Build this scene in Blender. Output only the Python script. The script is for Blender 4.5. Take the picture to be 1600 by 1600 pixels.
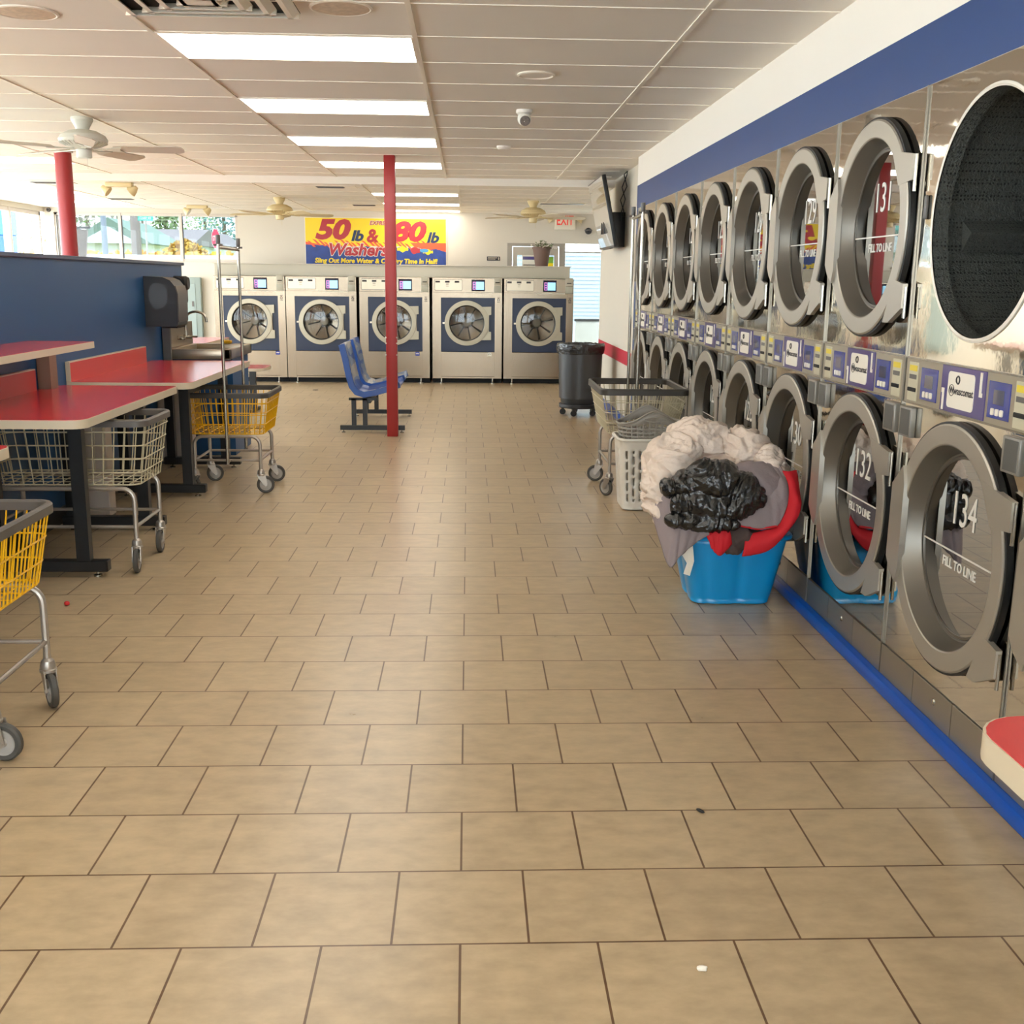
import bpy, bmesh, math, random
from mathutils import Vector, Matrix, noise
PI = math.pi
for o in list(bpy.data.objects): bpy.data.objects.remove(o)
scene = bpy.context.scene
COL = scene.collection

# ------------------------------------------------------------------ camera
F = 1700.3
yaw, pit, rol = 0.0414185, 0.2094906, 0.0104244
fwd = Vector((math.sin(yaw)*math.cos(pit), math.cos(yaw)*math.cos(pit), -math.sin(pit)))
r0 = Vector((math.cos(yaw), -math.sin(yaw), 0)); u0 = r0.cross(fwd)
r2 = math.cos(rol)*r0+math.sin(rol)*u0; u2 = -math.sin(rol)*r0+math.cos(rol)*u0
cd = bpy.data.cameras.new('camera'); cam = bpy.data.objects.new('camera', cd); COL.objects.link(cam)
cd.sensor_width = 36; cd.lens = 36*F/1600; cd.clip_start = .05; cd.clip_end = 300
cam.matrix_world = Matrix(((r2.x, u2.x, -fwd.x, 0), (r2.y, u2.y, -fwd.y, 0), (r2.z, u2.z, -fwd.z, 1.5), (0, 0, 0, 1)))
scene.camera = cam

# ------------------------------------------------------------------ world, sun, exposure
SKY = 6.5
w = bpy.data.worlds.new('world'); scene.world = w; w.use_nodes = True
bg = w.node_tree.nodes['Background']; bg.inputs[0].default_value = (.84, .92, 1.0, 1); bg.inputs[1].default_value = SKY
sd = bpy.data.lights.new('sun', 'SUN'); sd.energy = 6.0; sd.angle = math.radians(1.5); sd.color = (1, .95, .85)
sun = bpy.data.objects.new('sun', sd); COL.objects.link(sun); sun.rotation_euler = Vector((.30, .12, -.94)).to_track_quat('-Z', 'Y').to_euler()
PANEL = 3.4          # brightness of the fluorescent panels
PCOL = (1.0, .965, .88)
vs = scene.view_settings
scene.display_settings.display_device = 'sRGB'
vs.view_transform = 'Standard'; vs.look = 'None'; vs.exposure = 1.17; vs.gamma = 1.0; vs.use_curve_mapping = False
scene.cycles.use_denoising = True
scene.cycles.max_bounces = 12; scene.cycles.diffuse_bounces = 8; scene.cycles.glossy_bounces = 5
scene.cycles.transparent_max_bounces = 24; scene.cycles.caustics_reflective = False; scene.cycles.caustics_refractive = False
scene.cycles.sample_clamp_indirect = 6

# ------------------------------------------------------------------ helpers
def lin(c):
    return tuple(((v/255)/12.92 if v/255 <= .04045 else ((v/255+.055)/1.055)**2.4) for v in c)
MATS = {}
def mat(name, rgb, rough=.5, metal=0, spec=.5, bump=0, bscale=40, var=0, vscale=8, emit=None, es=0, alpha=1, coat=0, stretch=None, trans=0):
    if name in MATS: return MATS[name]
    m = bpy.data.materials.new(name); m.use_nodes = True; nt = m.node_tree; b = nt.nodes['Principled BSDF']
    c = lin(rgb)
    b.inputs['Base Color'].default_value = (*c, 1); b.inputs['Roughness'].default_value = rough
    b.inputs['Metallic'].default_value = metal; b.inputs['Specular IOR Level'].default_value = spec
    b.inputs['Coat Weight'].default_value = coat
    if alpha < 1: b.inputs['Alpha'].default_value = alpha
    if trans: b.inputs['Transmission Weight'].default_value = trans
    if emit: b.inputs['Emission Color'].default_value = (*emit, 1); b.inputs['Emission Strength'].default_value = es
    tc = None
    def coords(sc):
        t = nt.nodes.new('ShaderNodeTexCoord'); mp = nt.nodes.new('ShaderNodeMapping'); nt.links.new(t.outputs['Object'], mp.inputs[0])
        if stretch: mp.inputs['Scale'].default_value = stretch
        n = nt.nodes.new('ShaderNodeTexNoise'); n.inputs['Scale'].default_value = sc; n.inputs['Detail'].default_value = 5
        nt.links.new(mp.outputs[0], n.inputs['Vector']); return n
    if var:
        n = coords(vscale); mx = nt.nodes.new('ShaderNodeMix'); mx.data_type = 'RGBA'
        mx.inputs[6].default_value = (*[v*(1-var) for v in c], 1); mx.inputs[7].default_value = (*[min(1, v*(1+var)) for v in c], 1)
        nt.links.new(n.outputs[0], mx.inputs[0]); nt.links.new(mx.outputs[2], b.inputs['Base Color'])
    if bump:
        n = coords(bscale); bp = nt.nodes.new('ShaderNodeBump'); bp.inputs['Strength'].default_value = bump; bp.inputs['Distance'].default_value = .02
        nt.links.new(n.outputs[0], bp.inputs['Height']); nt.links.new(bp.outputs[0], b.inputs['Normal'])
    MATS[name] = m; return m

def link(name, me, m, parent=None, loc=None):
    o = bpy.data.objects.new(name, me); COL.objects.link(o)
    if m is not None:
        for q in (m if isinstance(m, (list, tuple)) else [m]): me.materials.append(q)
    if parent is not None: o.parent = parent
    if loc is not None: o.location = loc
    return o

class MB:
    """collects shapes; build() links them as ONE mesh object"""
    def __init__(s): s.bm = bmesh.new(); s.mi = 0
    def _mark(s, faces):
        for f in faces: f.material_index = s.mi
    def box(s, x0, x1, y0, y1, z0, z1, bev=0, seg=2):
        b = bmesh.new(); bmesh.ops.create_cube(b, size=1)
        for v in b.verts: v.co = Vector(((x0+x1)/2+v.co.x*(x1-x0), (y0+y1)/2+v.co.y*(y1-y0), (z0+z1)/2+v.co.z*(z1-z0)))
        if bev: bmesh.ops.bevel(b, geom=list(b.edges), offset=bev, segments=seg, profile=.5, affect='EDGES')
        s.merge(b); return s
    def merge(s, b, M=None):
        if M is not None: bmesh.ops.transform(b, matrix=M, verts=b.verts)
        vm = {}
        for v in b.verts: vm[v.index if False else v] = s.bm.verts.new(v.co)
        for f in b.faces:
            try: nf = s.bm.faces.new([vm[v] for v in f.verts]); nf.smooth = f.smooth; nf.material_index = s.mi
            except ValueError: pass
        b.free(); return s
    def tube(s, pts, r, n=6, closed=False, cap=True):
        pts = [Vector(p) for p in pts]; N = len(pts); rings = []
        up = None
        for i, p in enumerate(pts):
            if closed: t = (pts[(i+1) % N]-pts[i-1])
            else: t = pts[min(i+1, N-1)]-pts[max(i-1, 0)]
            t.normalize()
            if up is None:
                up = Vector((0, 0, 1)) if abs(t.z) < .9 else Vector((1, 0, 0))
            a = t.cross(up)
            if a.length < 1e-4: a = t.orthogonal()
            a.normalize(); b = a.cross(t).normalized(); up = b
            k = 1.0
            if 0 < i < N-1 or closed:
                d1 = (pts[i]-pts[i-1]).normalized(); d2 = (pts[(i+1) % N]-pts[i]).normalized()
                k = min(1/max(.3, math.cos(d1.angle(d2, 0)/2)), 1.6)
            rr = r[i] if isinstance(r, (list, tuple)) else r
            rings.append([s.bm.verts.new(p+(a*math.cos(2*PI*j/n)+b*math.sin(2*PI*j/n))*rr*(k if n <= 8 else 1)) for j in range(n)])
        M = N if closed else N-1
        for i in range(M):
            A, B = rings[i], rings[(i+1) % N]
            for j in range(n):
                f = s.bm.faces.new((A[j], B[j], B[(j+1) % n], A[(j+1) % n])); f.smooth = True; f.material_index = s.mi
        if cap and not closed:
            for q in (rings[0], rings[-1][::-1]):
                try: f = s.bm.faces.new(q); f.material_index = s.mi
                except ValueError: pass
        return s
    def lathe(s, prof, c=(0, 0, 0), axis='z', n=48, a0=0, a1=2*PI, capends=False):
        """prof: list of (radius, height along axis)"""
        full = abs(a1-a0-2*PI) < 1e-6; N = n if full else n+1; rings = []
        for r, h in prof:
            ring = []
            for j in range(N):
                a = a0+(a1-a0)*j/n; x, y = r*math.cos(a), r*math.sin(a)
                p = {'z': (x, y, h), 'x': (h, x, y), 'y': (x, h, y)}[axis]
                ring.append(s.bm.verts.new((c[0]+p[0], c[1]+p[1], c[2]+p[2])))
            rings.append(ring)
        for A, B in zip(rings, rings[1:]):
            for j in range(n):
                k = (j+1) % N
                f = s.bm.faces.new((A[j], A[k], B[k], B[j])); f.smooth = True; f.material_index = s.mi
        if capends:
            for q in (rings[0], rings[-1]):
                f = s.bm.faces.new(q); f.material_index = s.mi
        return s
    def prism(s, poly, a, b, axis='z'):
        """poly of 2D points extruded from a to b along axis"""
        def P(p, h): return {'z': (p[0], p[1], h), 'x': (h, p[0], p[1]), 'y': (p[0], h, p[1])}[axis]
        A = [s.bm.verts.new(P(p, a)) for p in poly]; B = [s.bm.verts.new(P(p, b)) for p in poly]
        n = len(poly); fs = [s.bm.faces.new(A), s.bm.faces.new(B[::-1])]
        for i in range(n): fs.append(s.bm.faces.new((A[i], B[i], B[(i+1) % n], A[(i+1) % n])))
        s._mark(fs); return s
    def plate_hole(s, x0, x1, ya, yb, za, zb, cy, cz, r, n=64):
        """slab in the yz plane from x0 (front) to x1 with a round hole"""
        angs = sorted(set([2*PI*i/n for i in range(n)]+[math.atan2(z-cz, y-cy) % (2*PI) for y in (ya, yb) for z in (za, zb)]))
        def outer(a):
            c, t = math.cos(a), math.sin(a); k = 1e9
            if c > 1e-9: k = min(k, (yb-cy)/c)
            if c < -1e-9: k = min(k, (ya-cy)/c)
            if t > 1e-9: k = min(k, (zb-cz)/t)
            if t < -1e-9: k = min(k, (za-cz)/t)
            return cy+c*k, cz+t*k
        R = []
        for a in angs:
            oy, oz = outer(a); iy, iz = cy+r*math.cos(a), cz+r*math.sin(a)
            R.append([s.bm.verts.new(p) for p in ((x0, oy, oz), (x0, iy, iz), (x1, iy, iz), (x1, oy, oz))])
        for i in range(len(R)):
            A, B = R[i], R[(i+1) % len(R)]
            for k in range(4):
                f = s.bm.faces.new((A[k], A[(k+1) % 4], B[(k+1) % 4], B[k])); f.material_index = s.mi; f.smooth = False
        return s
    def sphere(s, c, r, seg=24, rings=16, sc=(1, 1, 1)):
        b = bmesh.new(); bmesh.ops.create_uvsphere(b, u_segments=seg, v_segments=rings, radius=r)
        for f in b.faces: f.smooth = True
        for v in b.verts: v.co = Vector((c[0]+v.co.x*sc[0], c[1]+v.co.y*sc[1], c[2]+v.co.z*sc[2]))
        return s.merge(b)
    def build(s, name, m, parent=None, loc=None, rc=True):
        if rc: bmesh.ops.recalc_face_normals(s.bm, faces=s.bm.faces)
        me = bpy.data.meshes.new(name); s.bm.to_mesh(me); s.bm.free()
        me.set_sharp_from_angle(angle=math.radians(26))
        return link(name, me, m, parent, loc)

def tag(o, label, cat, group=None, kind=None):
    if label: o['label'] = label
    if cat: o['category'] = cat
    if group: o['group'] = group
    if kind: o['kind'] = kind
    return o
def thing(name, label, cat, loc=(0, 0, 0), rz=0, group=None):
    o = bpy.data.objects.new(name, None); COL.objects.link(o); o.location = loc; o.rotation_euler = (0, 0, rz)
    o.empty_display_size = .1
    return tag(o, label, cat, group)
def struct(mb, name, m):
    o = mb.build(name, m); o['kind'] = 'structure'; return o
def copy_tree(o, parent=None, skip=()):
    c = o.copy(); COL.objects.link(c)
    if parent is not None: c.parent = parent
    for ch in o.children:
        if ch.name.split('.')[0] not in skip: copy_tree(ch, c, skip)
    return c
def text_mesh(body, size, depth=.001, xs=1, shear=0, bold=0, align='CENTER'):
    cu = bpy.data.curves.new('t', 'FONT'); cu.body = body; cu.size = size; cu.extrude = depth; cu.shear = shear; cu.offset = bold
    cu.align_x = align; cu.align_y = 'CENTER'; cu.resolution_u = 3
    o = bpy.data.objects.new('t', cu); COL.objects.link(o)
    dg = bpy.context.evaluated_depsgraph_get(); me = bpy.data.meshes.new_from_object(o.evaluated_get(dg))
    bpy.data.objects.remove(o)
    for v in me.vertices: v.co.x *= xs
    me.materials.clear(); return me
def text(name, body, size, m, loc, rot, parent=None, **k):
    o = link(name, text_mesh(body, size, **k), m, parent, loc); o.rotation_euler = rot; return o
def addtext(mb, body, size, M, **k):
    me = text_mesh(body, size, **k); b = bmesh.new(); b.from_mesh(me); mb.merge(b, M); return mb
def rounded(x0, x1, y0, y1, rs, n=6):
    """rounded rectangle; rs = radii at (x0y0, x1y0, x1y1, x0y1)"""
    if not isinstance(rs, (list, tuple)): rs = [rs]*4
    out = []
    for (cx, cy, sx, sy, a0), r in zip(((x0, y0, 1, 1, PI), (x1, y0, -1, 1, 1.5*PI), (x1, y1, -1, -1, 0), (x0, y1, 1, -1, .5*PI)), rs):
        if r <= 0: out.append((cx, cy)); continue
        for i in range(n+1):
            a = a0+PI/2*i/n; out.append((cx+sx*r+r*math.cos(a), cy+sy*r+r*math.sin(a)))
    return out
RY = Matrix.Rotation(PI/2, 4, 'X')           # text plane -> faces -Y
RX = (PI/2, 0, -PI/2)                        # text faces -X, reading towards -Y

# ------------------------------------------------------------------ materials
def floor_mat():
    m = bpy.data.materials.new('floor_tile'); m.use_nodes = True; nt = m.node_tree; N = nt.nodes; L = nt.links; b = N['Principled BSDF']
    tc = N.new('ShaderNodeTexCoord'); mp = N.new('ShaderNodeMapping'); L.new(tc.outputs['Object'], mp.inputs[0])
    mp.inputs['Location'].default_value = (.0159+20*.3184, -2.2534+20*.3184, 0)
    br = N.new('ShaderNodeTexBrick'); L.new(mp.outputs[0], br.inputs[0])
    br.inputs['Scale'].default_value = 1; br.inputs['Brick Width'].default_value = .3184; br.inputs['Row Height'].default_value = .3184
    br.inputs['Mortar Size'].default_value = .0031; br.inputs['Mortar Smooth'].default_value = .15; br.offset = .5
    br.inputs['Color1'].default_value = (.415, .312, .188, 1); br.inputs['Color2'].default_value = (.46, .352, .216, 1)
    br.inputs['Mortar'].default_value = (.12, .062, .026, 1)
    n1 = N.new('ShaderNodeTexNoise'); n1.inputs['Scale'].default_value = 9; n1.inputs['Detail'].default_value = 8; n1.inputs['Roughness'].default_value = .62
    mp2 = N.new('ShaderNodeMapping'); mp2.inputs['Scale'].default_value = (1, 1.7, 1); L.new(tc.outputs['Object'], mp2.inputs[0]); L.new(mp2.outputs[0], n1.inputs[0])
    rmp = N.new('ShaderNodeMapRange'); rmp.inputs[1].default_value = .3; rmp.inputs[2].default_value = .7; rmp.inputs[3].default_value = .82; rmp.inputs[4].default_value = 1.12
    L.new(n1.outputs[0], rmp.inputs[0])
    mx = N.new('ShaderNodeMix'); mx.data_type = 'RGBA'; mx.blend_type = 'MULTIPLY'; mx.inputs[0].default_value = 1
    L.new(br.outputs[0], mx.inputs[6]); L.new(rmp.outputs[0], mx.inputs[7]); L.new(mx.outputs[2], b.inputs['Base Color'])
    rr = N.new('ShaderNodeMapRange'); rr.inputs[3].default_value = .25; rr.inputs[4].default_value = .34; L.new(n1.outputs[0], rr.inputs[0]); L.new(rr.outputs[0], b.inputs['Roughness'])
    b.inputs['Specular IOR Level'].default_value = .5
    bp = N.new('ShaderNodeBump'); bp.inputs['Strength'].default_value = .35; bp.inputs['Distance'].default_value = .003; bp.invert = True
    L.new(br.outputs[1], bp.inputs['Height']); L.new(bp.outputs[0], b.inputs['Normal']); return m
M_floor = floor_mat()
M_ceil = mat('ceiling_tile', (234, 228, 218), .85, var=.04, vscale=1.5)
M_grid = mat('ceiling_grid', (238, 230, 216), .45)
M_wall = mat('wall_cream', (212, 204, 190), .6, var=.02, vscale=1)
M_wallr = mat('wall_white_right', (240, 234, 224), .55, var=.015, vscale=2)
M_blue = mat('paint_blue', (14, 60, 120), .45, var=.05, vscale=2)
M_wallf = mat('wall_white_dimmed', (214, 206, 190), .55, var=.015, vscale=2)  # the right wall's white again, darkened to offset its stronger lighting
M_blue2 = mat('paint_blue_partition', (20, 74, 122), .42, var=.06, vscale=2)
M_basebl = mat('baseboard_blue', (4, 78, 172), .3)
M_redst = mat('stripe_red', (190, 40, 60), .5)
M_steel = mat('stainless_mirror', (222, 216, 204), .045, 1, bump=.05, bscale=3.2)
M_steelb = mat('stainless_brushed', (172, 158, 138), .30, 1, bump=.04, bscale=4, stretch=(1, 1, 30))
M_dull = mat('stainless_dull', (172, 166, 154), .36, .9)
M_strip = mat('panel_grey', (160, 150, 130), .4, .3)
M_door = mat('door_silver', (172, 166, 154), .38, .6)
M_doorcone = mat('door_cone', (116, 111, 102), .36, .6)
M_rub = mat('rubber_black', (26, 27, 27), .45)
M_drum = mat('drum_dark', (76, 80, 75), .55, .3, bump=.8, bscale=160)
def _perf(m):
    nt = m.node_tree; N = nt.nodes; L = nt.links; b = N['Principled BSDF']; t = N.new('ShaderNodeTexCoord'); v = N.new('ShaderNodeTexVoronoi'); v.inputs['Scale'].default_value = 78; v.inputs['Randomness'].default_value = .25
    L.new(t.outputs['Object'], v.inputs['Vector']); r = N.new('ShaderNodeValToRGB'); r.color_ramp.elements[0].position = .22; r.color_ramp.elements[1].position = .34
    r.color_ramp.elements[0].color = (.012, .012, .012, 1); r.color_ramp.elements[1].color = (.085, .092, .082, 1); L.new(v.outputs['Distance'], r.inputs[0]); L.new(r.outputs[0], b.inputs['Base Color'])
_perf(M_drum)
M_black = mat('black_metal', (20, 21, 23), .4)
M_blackpl = mat('black_plastic', (36, 37, 40), .38)
M_greypl = mat('grey_plastic', (96, 92, 88), .4)
M_greyface = mat('grey_face', (84, 84, 80), .45)
M_chrome = mat('chrome', (170, 164, 152), .25, .9)
M_red = mat('laminate_red', (200, 46, 52), .20, var=.05, vscale=3, spec=.85)
M_redbs = mat('laminate_red_edge', (200, 52, 48), .35)
M_edge = mat('laminate_edge', (208, 196, 172), .4)
M_tan = mat('support_tan', (132, 104, 84), .5)
M_redcol = mat('column_red', (158, 40, 40), .4, var=.04)
M_yel = mat('wire_yellow', (236, 182, 20), .35)
M_cream = mat('wire_cream', (196, 188, 160), .35)
M_bump = mat('bumper_grey', (92, 88, 84), .4)
M_bumpd = mat('bumper_dark', (62, 58, 52), .45)
M_leg = mat('cart_tube', (168, 160, 150), .32, .55)
M_tire = mat('tire_grey', (74, 72, 68), .6)
M_hub = mat('hub_grey', (160, 156, 150), .45)
M_white = mat('white_plastic', (226, 222, 212), .45)
M_offw = mat('off_white', (206, 196, 186), .4)
M_tube = mat('fluorescent_diffuser', (255, 250, 230), .6, emit=PCOL, es=PANEL)
M_navy = mat('washer_navy', (20, 34, 62), .35)
M_ivory = mat('fan_ivory', (214, 196, 150), .4)
M_fanw = mat('fan_white', (206, 206, 196), .4)
M_dark = mat('dark_void', (14, 13, 12), .7)
M_screen = mat('screen_glow', (140, 200, 235), .3, emit=(.35, .72, .95), es=.42)
M_screenp = mat('screen_pink', (200, 110, 190), .3, emit=(.55, .22, .6), es=.3)
M_label = mat('label_purple', (62, 50, 118), .3, coat=.5)
M_labelb = mat('label_blue', (40, 56, 140), .25, coat=.5)
M_labelw = mat('label_white', (234, 228, 214), .5)
M_ylab = mat('label_yellow', (222, 200, 60), .5)
M_ink = mat('ink_dark', (40, 36, 40), .5)
M_numw = mat('number_white', (225, 222, 214), .5)
def glassmat(name, tint, refl=1.0, fac=.12, ior=1.5, solid=True):
    m = bpy.data.materials.new(name); m.use_nodes = True; nt = m.node_tree; N = nt.nodes; L = nt.links
    for n in list(N): N.remove(n)
    out = N.new('ShaderNodeOutputMaterial'); t = N.new('ShaderNodeBsdfTransparent'); t.inputs[0].default_value = (*tint, 1)
    g = N.new('ShaderNodeBsdfGlossy'); g.inputs[0].default_value = (refl, refl, refl, 1); g.inputs['Roughness'].default_value = .015
    fr = N.new('ShaderNodeFresnel'); fr.inputs[0].default_value = ior
    ad = N.new('ShaderNodeMath'); ad.operation = 'ADD'; ad.inputs[1].default_value = fac; ad.use_clamp = True; L.new(fr.outputs[0], ad.inputs[0])
    ge = N.new('ShaderNodeNewGeometry'); iv = N.new('ShaderNodeMath'); iv.operation = 'SUBTRACT'; iv.inputs[0].default_value = 1; L.new(ge.outputs['Backfacing'], iv.inputs[1])
    ml = N.new('ShaderNodeMath'); ml.operation = 'MULTIPLY'; L.new(ad.outputs[0], ml.inputs[0]); L.new(iv.outputs[0], ml.inputs[1])
    mx = N.new('ShaderNodeMixShader'); L.new((ml if solid else ad).outputs[0], mx.inputs[0]); L.new(t.outputs[0], mx.inputs[1]); L.new(g.outputs[0], mx.inputs[2]); L.new(mx.outputs[0], out.inputs[0])
    MATS[name] = m; return m
M_glass = glassmat('window_glass', (.89, .91, .91), .6, .0, 1.2)
M_dglass = glassmat('dryer_glass', (.50, .50, .48), .42, .09, 1.5, False)
M_wglass = glassmat('washer_glass', (.72, .70, .66), .8, .0, 1.5, False)
M_tglass = glassmat('dimming_window_glass', (.41, .44, .45), .5, .0)  # tint added to dim the overbright outside

# ------------------------------------------------------------------ setting
XL, XR, XD, YB, YF = -6.6, 1.66, 1.57, 17.8, -4.0
ZC, ZB, YBEAM, YAL = 2.625, 2.545, 12.8, 13.95
struct(MB().box(XL, 3.0, YF, YB+.15, -.1, 0), 'floor', M_floor)
struct(MB().box(XL, 3.0, YF, YBEAM, ZC, ZC+.15), 'ceiling', M_ceil)
struct(MB().box(XL, 3.0, YBEAM, YB+.1, ZB, ZB+.23), 'ceiling', M_ceil)
g = MB()
TX = [1.003, -.254, -1.483, -2.731, -3.98, -5.23, -6.45]
YR = [4.88+.627*k for k in range(-13, 13)]
for x in TX: g.box(x-.012, x+.012, YF, YBEAM, ZC-.006, ZC+.001)
for y in YR: g.box(XL, XD, y-.008, y+.008, ZC-.004, ZC+.001)
struct(g, 'trim_1', M_grid)
g = MB()
TXB = [1.05, -.115, -1.215, -2.44, -3.67, -4.9, -6.13]
for x in TXB: g.box(x-.011, x+.011, YBEAM+.01, YB, ZB-.005, ZB+.001)
for k in range(8): g.box(XL, 2.6, 13.27+.627*k-.007, 13.27+.627*k+.007, ZB-.003, ZB+.001)
struct(g, 'trim_2', M_grid)
# right wall above the dryers with its blue painted band, and the white wall beyond them
YE = 10.32
struct(MB().box(XD, 2.5, YF, YE+.14, 2.165, ZC), 'wall_right', M_wallr)
struct(MB().box(XD-.002, XD, YF, YE+.14, 2.166, 2.372), 'trim_3', M_blue)
struct(MB().box(XD, XD+.5, YE+.01, YE+.14, 0, 2.165), 'trim_4', M_blue)
struct(MB().box(XR, 2.5, YE+.14, YAL, 0, ZC), 'wall_right', M_wallf)
struct(MB().box(XR-.003, XR, YE+.14, YAL, .640, .785), 'trim_5', M_redst)
struct(MB().box(XR-.012, XR, YE+.14, YAL, 0, .10), 'baseboard_right', M_basebl)
struct(MB().box(2.5, 2.62, YF, YE+.14, 0, ZC), 'wall_right', M_wallr)
struct(MB().box(2.5, 2.62, YAL, YB, 0, ZC), 'wall_right', M_wallr)
struct(MB().box(XD-.035, XD+.03, 1.1, YE+.12, 0, .058, .012), 'baseboard_right', M_basebl)
struct(MB().box(XD, 2.5, YF, 1.10, 0, 2.165), 'wall_right', M_wallr)
# unseen wall behind the camera, its wide windows added to let in light
b = MB(); b.box(XL, 2.62, YF-.15, YF, 0, .3).box(XL, 2.62, YF-.15, YF, 2.45, ZC)
for x0, x1 in ((XL, -6.2), (-3.6, -3.2), (-.5, -.1), (2.3, 2.62)): b.box(x0, x1, YF-.15, YF, .3, 2.45)
struct(b, 'wall_front', M_wall)
# back wall with a high window on the left and the glazed entrance on the right
b = MB(); b.box(XL, -6.45, YB, YB+.15, 0, ZB).box(-6.45, -3.62, YB, YB+.15, 0, 1.74).box(-6.45, -3.62, YB, YB+.15, 2.475, ZB)
b.box(-3.62, .62, YB, YB+.15, 0, ZB).box(.62, 3.0, YB, YB+.15, 2.085, ZB)
struct(b, 'wall_back', M_wall)
# left storefront wall: low wall, glass above
b = MB(); b.box(XL-.15, XL, YF, YB+.15, 0, .6).box(XL-.15, XL, YF, YB+.15, 2.47, ZC)
struct(b, 'wall_left', M_wall)

def window(n, axis, fixed, a0, a1, z0, z1, mull, depth=.06, fw=.045, M_glass=M_glass):
    root = bpy.data.objects.new('window_%d' % n, None); COL.objects.link(root); root['kind'] = 'structure'
    f = MB()
    def bar(p0, p1, q0, q1, t=depth):
        if axis == 'y': f.box(p0, p1, fixed-t/2, fixed+t/2, q0, q1, .004, 1)
        else: f.box(fixed-t/2, fixed+t/2, p0, p1, q0, q1, .004, 1)
    bar(a0, a1, z0, z0+fw); bar(a0, a1, z1-fw, z1); bar(a0, a0+fw, z0, z1); bar(a1-fw, a1, z0, z1)
    for c in mull: bar(c-fw*.55, c+fw*.55, z0, z1, depth*1.3)
    f.build('window_frame', M_offw, root)
    ed = [a0]+list(mull)+[a1]
    for p, q in zip(ed, ed[1:]):
        gb = MB()
        if axis == 'y': gb.box(p+.01, q-.01, fixed-.003, fixed+.003, z0+.01, z1-.01)
        else: gb.box(fixed-.003, fixed+.003, p+.01, q-.01, z0+.01, z1-.01)
        gb.build('pane', M_glass, root)
        gk = MB(); t = .012
        for (p0, p1, q0, q1) in ((p+fw*.6, p+fw*.6+t, z0+fw, z1-fw),):
            if axis == 'y': gk.box(p0, p1, fixed-.036, fixed-.02, q0, q1)
            else: gk.box(fixed+.02, fixed+.036, p0, p1, q0, q1)
        gk.build('gasket', M_rub, root)
    return root
window(1, 'y', YB+.05, -6.45, -3.62, 1.74, 2.475, [-5.45, -4.51], M_glass=M_tglass)
window(2, 'x', XL-.06, YF+.2, YB-.1, .6, 2.47, [YF+.2+1.27*k for k in range(1, 17)], .08, .06)
for i, (x0, x1) in enumerate(((-6.2, -3.6), (-3.2, -.5), (-.1, 2.3))): window(3+i, 'y', YF-.07, x0, x1, .3, 2.45, [(x0+x1)/2])  # unseen front windows, added as daylight sources for ceiling and right wall

# entrance door and the glazed opening beside it
dr = bpy.data.objects.new('door_1', None); COL.objects.link(dr); dr['kind'] = 'structure'
y = YB+.05
b = MB(); b.box(.62, .70, y-.05, y+.05, 0, 2.085).box(1.45, 1.545, y-.05, y+.05, 0, 2.085).box(.70, 1.45, y-.05, y+.05, 2.035, 2.085).box(2.95, 3.0, y-.05, y+.05, 0, 2.085)
b.build('door_frame', mat('frame_grey', (160, 152, 140), .45), dr)
b = MB(); b.box(.71, .78, y-.025, y+.025, .02, 2.03).box(1.37, 1.44, y-.025, y+.025, .02, 2.03).box(.78, 1.37, y-.025, y+.025, 1.90, 2.03).box(.78, 1.37, y-.025, y+.025, .02, .28)
b.build('door_leaf', mat('door_alu', (186, 176, 160), .4, .3), dr)
MB().box(.775, 1.375, y-.004, y+.004, .27, 1.91).build('pane', M_tglass, dr)
MB().tube([(.83, y-.03, 1.0), (.83, y-.075, 1.0), (1.33, y-.075, 1.0), (1.33, y-.03, 1.0)], .012).build('push_bar', M_chrome, dr)
MB().box(1.2, 1.42, y-.07, y-.03, 2.0, 2.045, .004, 1).build('door_closer', M_offw, dr)
dr2 = bpy.data.objects.new('door_2', None); COL.objects.link(dr2); dr2['kind'] = 'structure'
MB().box(1.55, 2.95, y-.05, y+.05, 1.945, 1.965).build('door_frame', M_offw, dr2)
MB().box(1.55, 2.95, y-.004, y+.004, .03, 1.945).build('pane', M_tglass, dr2)
# ceiling lights
def ceiling_light(x0, x1, y0, y1, z, label, group):
    c = ((x0+x1)/2, (y0+y1)/2, z); t = thing('ceiling_light', label, 'ceiling light', c, 0, group)
    hx, hy = (x1-x0)/2-.02, (y1-y0)/2-.02
    f = MB(); f.box(-hx-.012, hx+.012, -hy-.012, -hy, -.007, .0).box(-hx-.012, hx+.012, hy, hy+.012, -.007, .0).box(-hx-.012, -hx, -hy, hy, -.007, .0).box(hx, hx+.012, -hy, hy, -.007, .0)
    f.build('frame', M_grid, t); MB().box(-hx, hx, -hy, hy, -.004, -.001).build('diffuser', M_tube, t)
    return t
names = {1: 'nearest and largest lit panel in the row over the aisle', 4: 'second lit panel from the camera in the row over the aisle', 7: 'third lit panel from the camera in the row over the aisle', 10: 'lit panel over the aisle just before the beam, crossed by the red column'}
for k in range(-11, 11, 3):  # panels out of view are added to light the room
    y0, y1 = 4.88+.627*k, 4.88+.627*(k+1)
    ceiling_light(-1.483, -.254, y0, y1, ZC, names.get(k, 'unseen lit ceiling panel added over the aisle behind the camera'), 'lit panels over the aisle')
    ceiling_light(-5.23, -3.98, y0, y1, ZC, 'lit ceiling panel behind the blue partition, cut by the left edge' if k == 10 else 'unseen lit ceiling panel added in the left row', 'lit panels over the left side')
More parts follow.
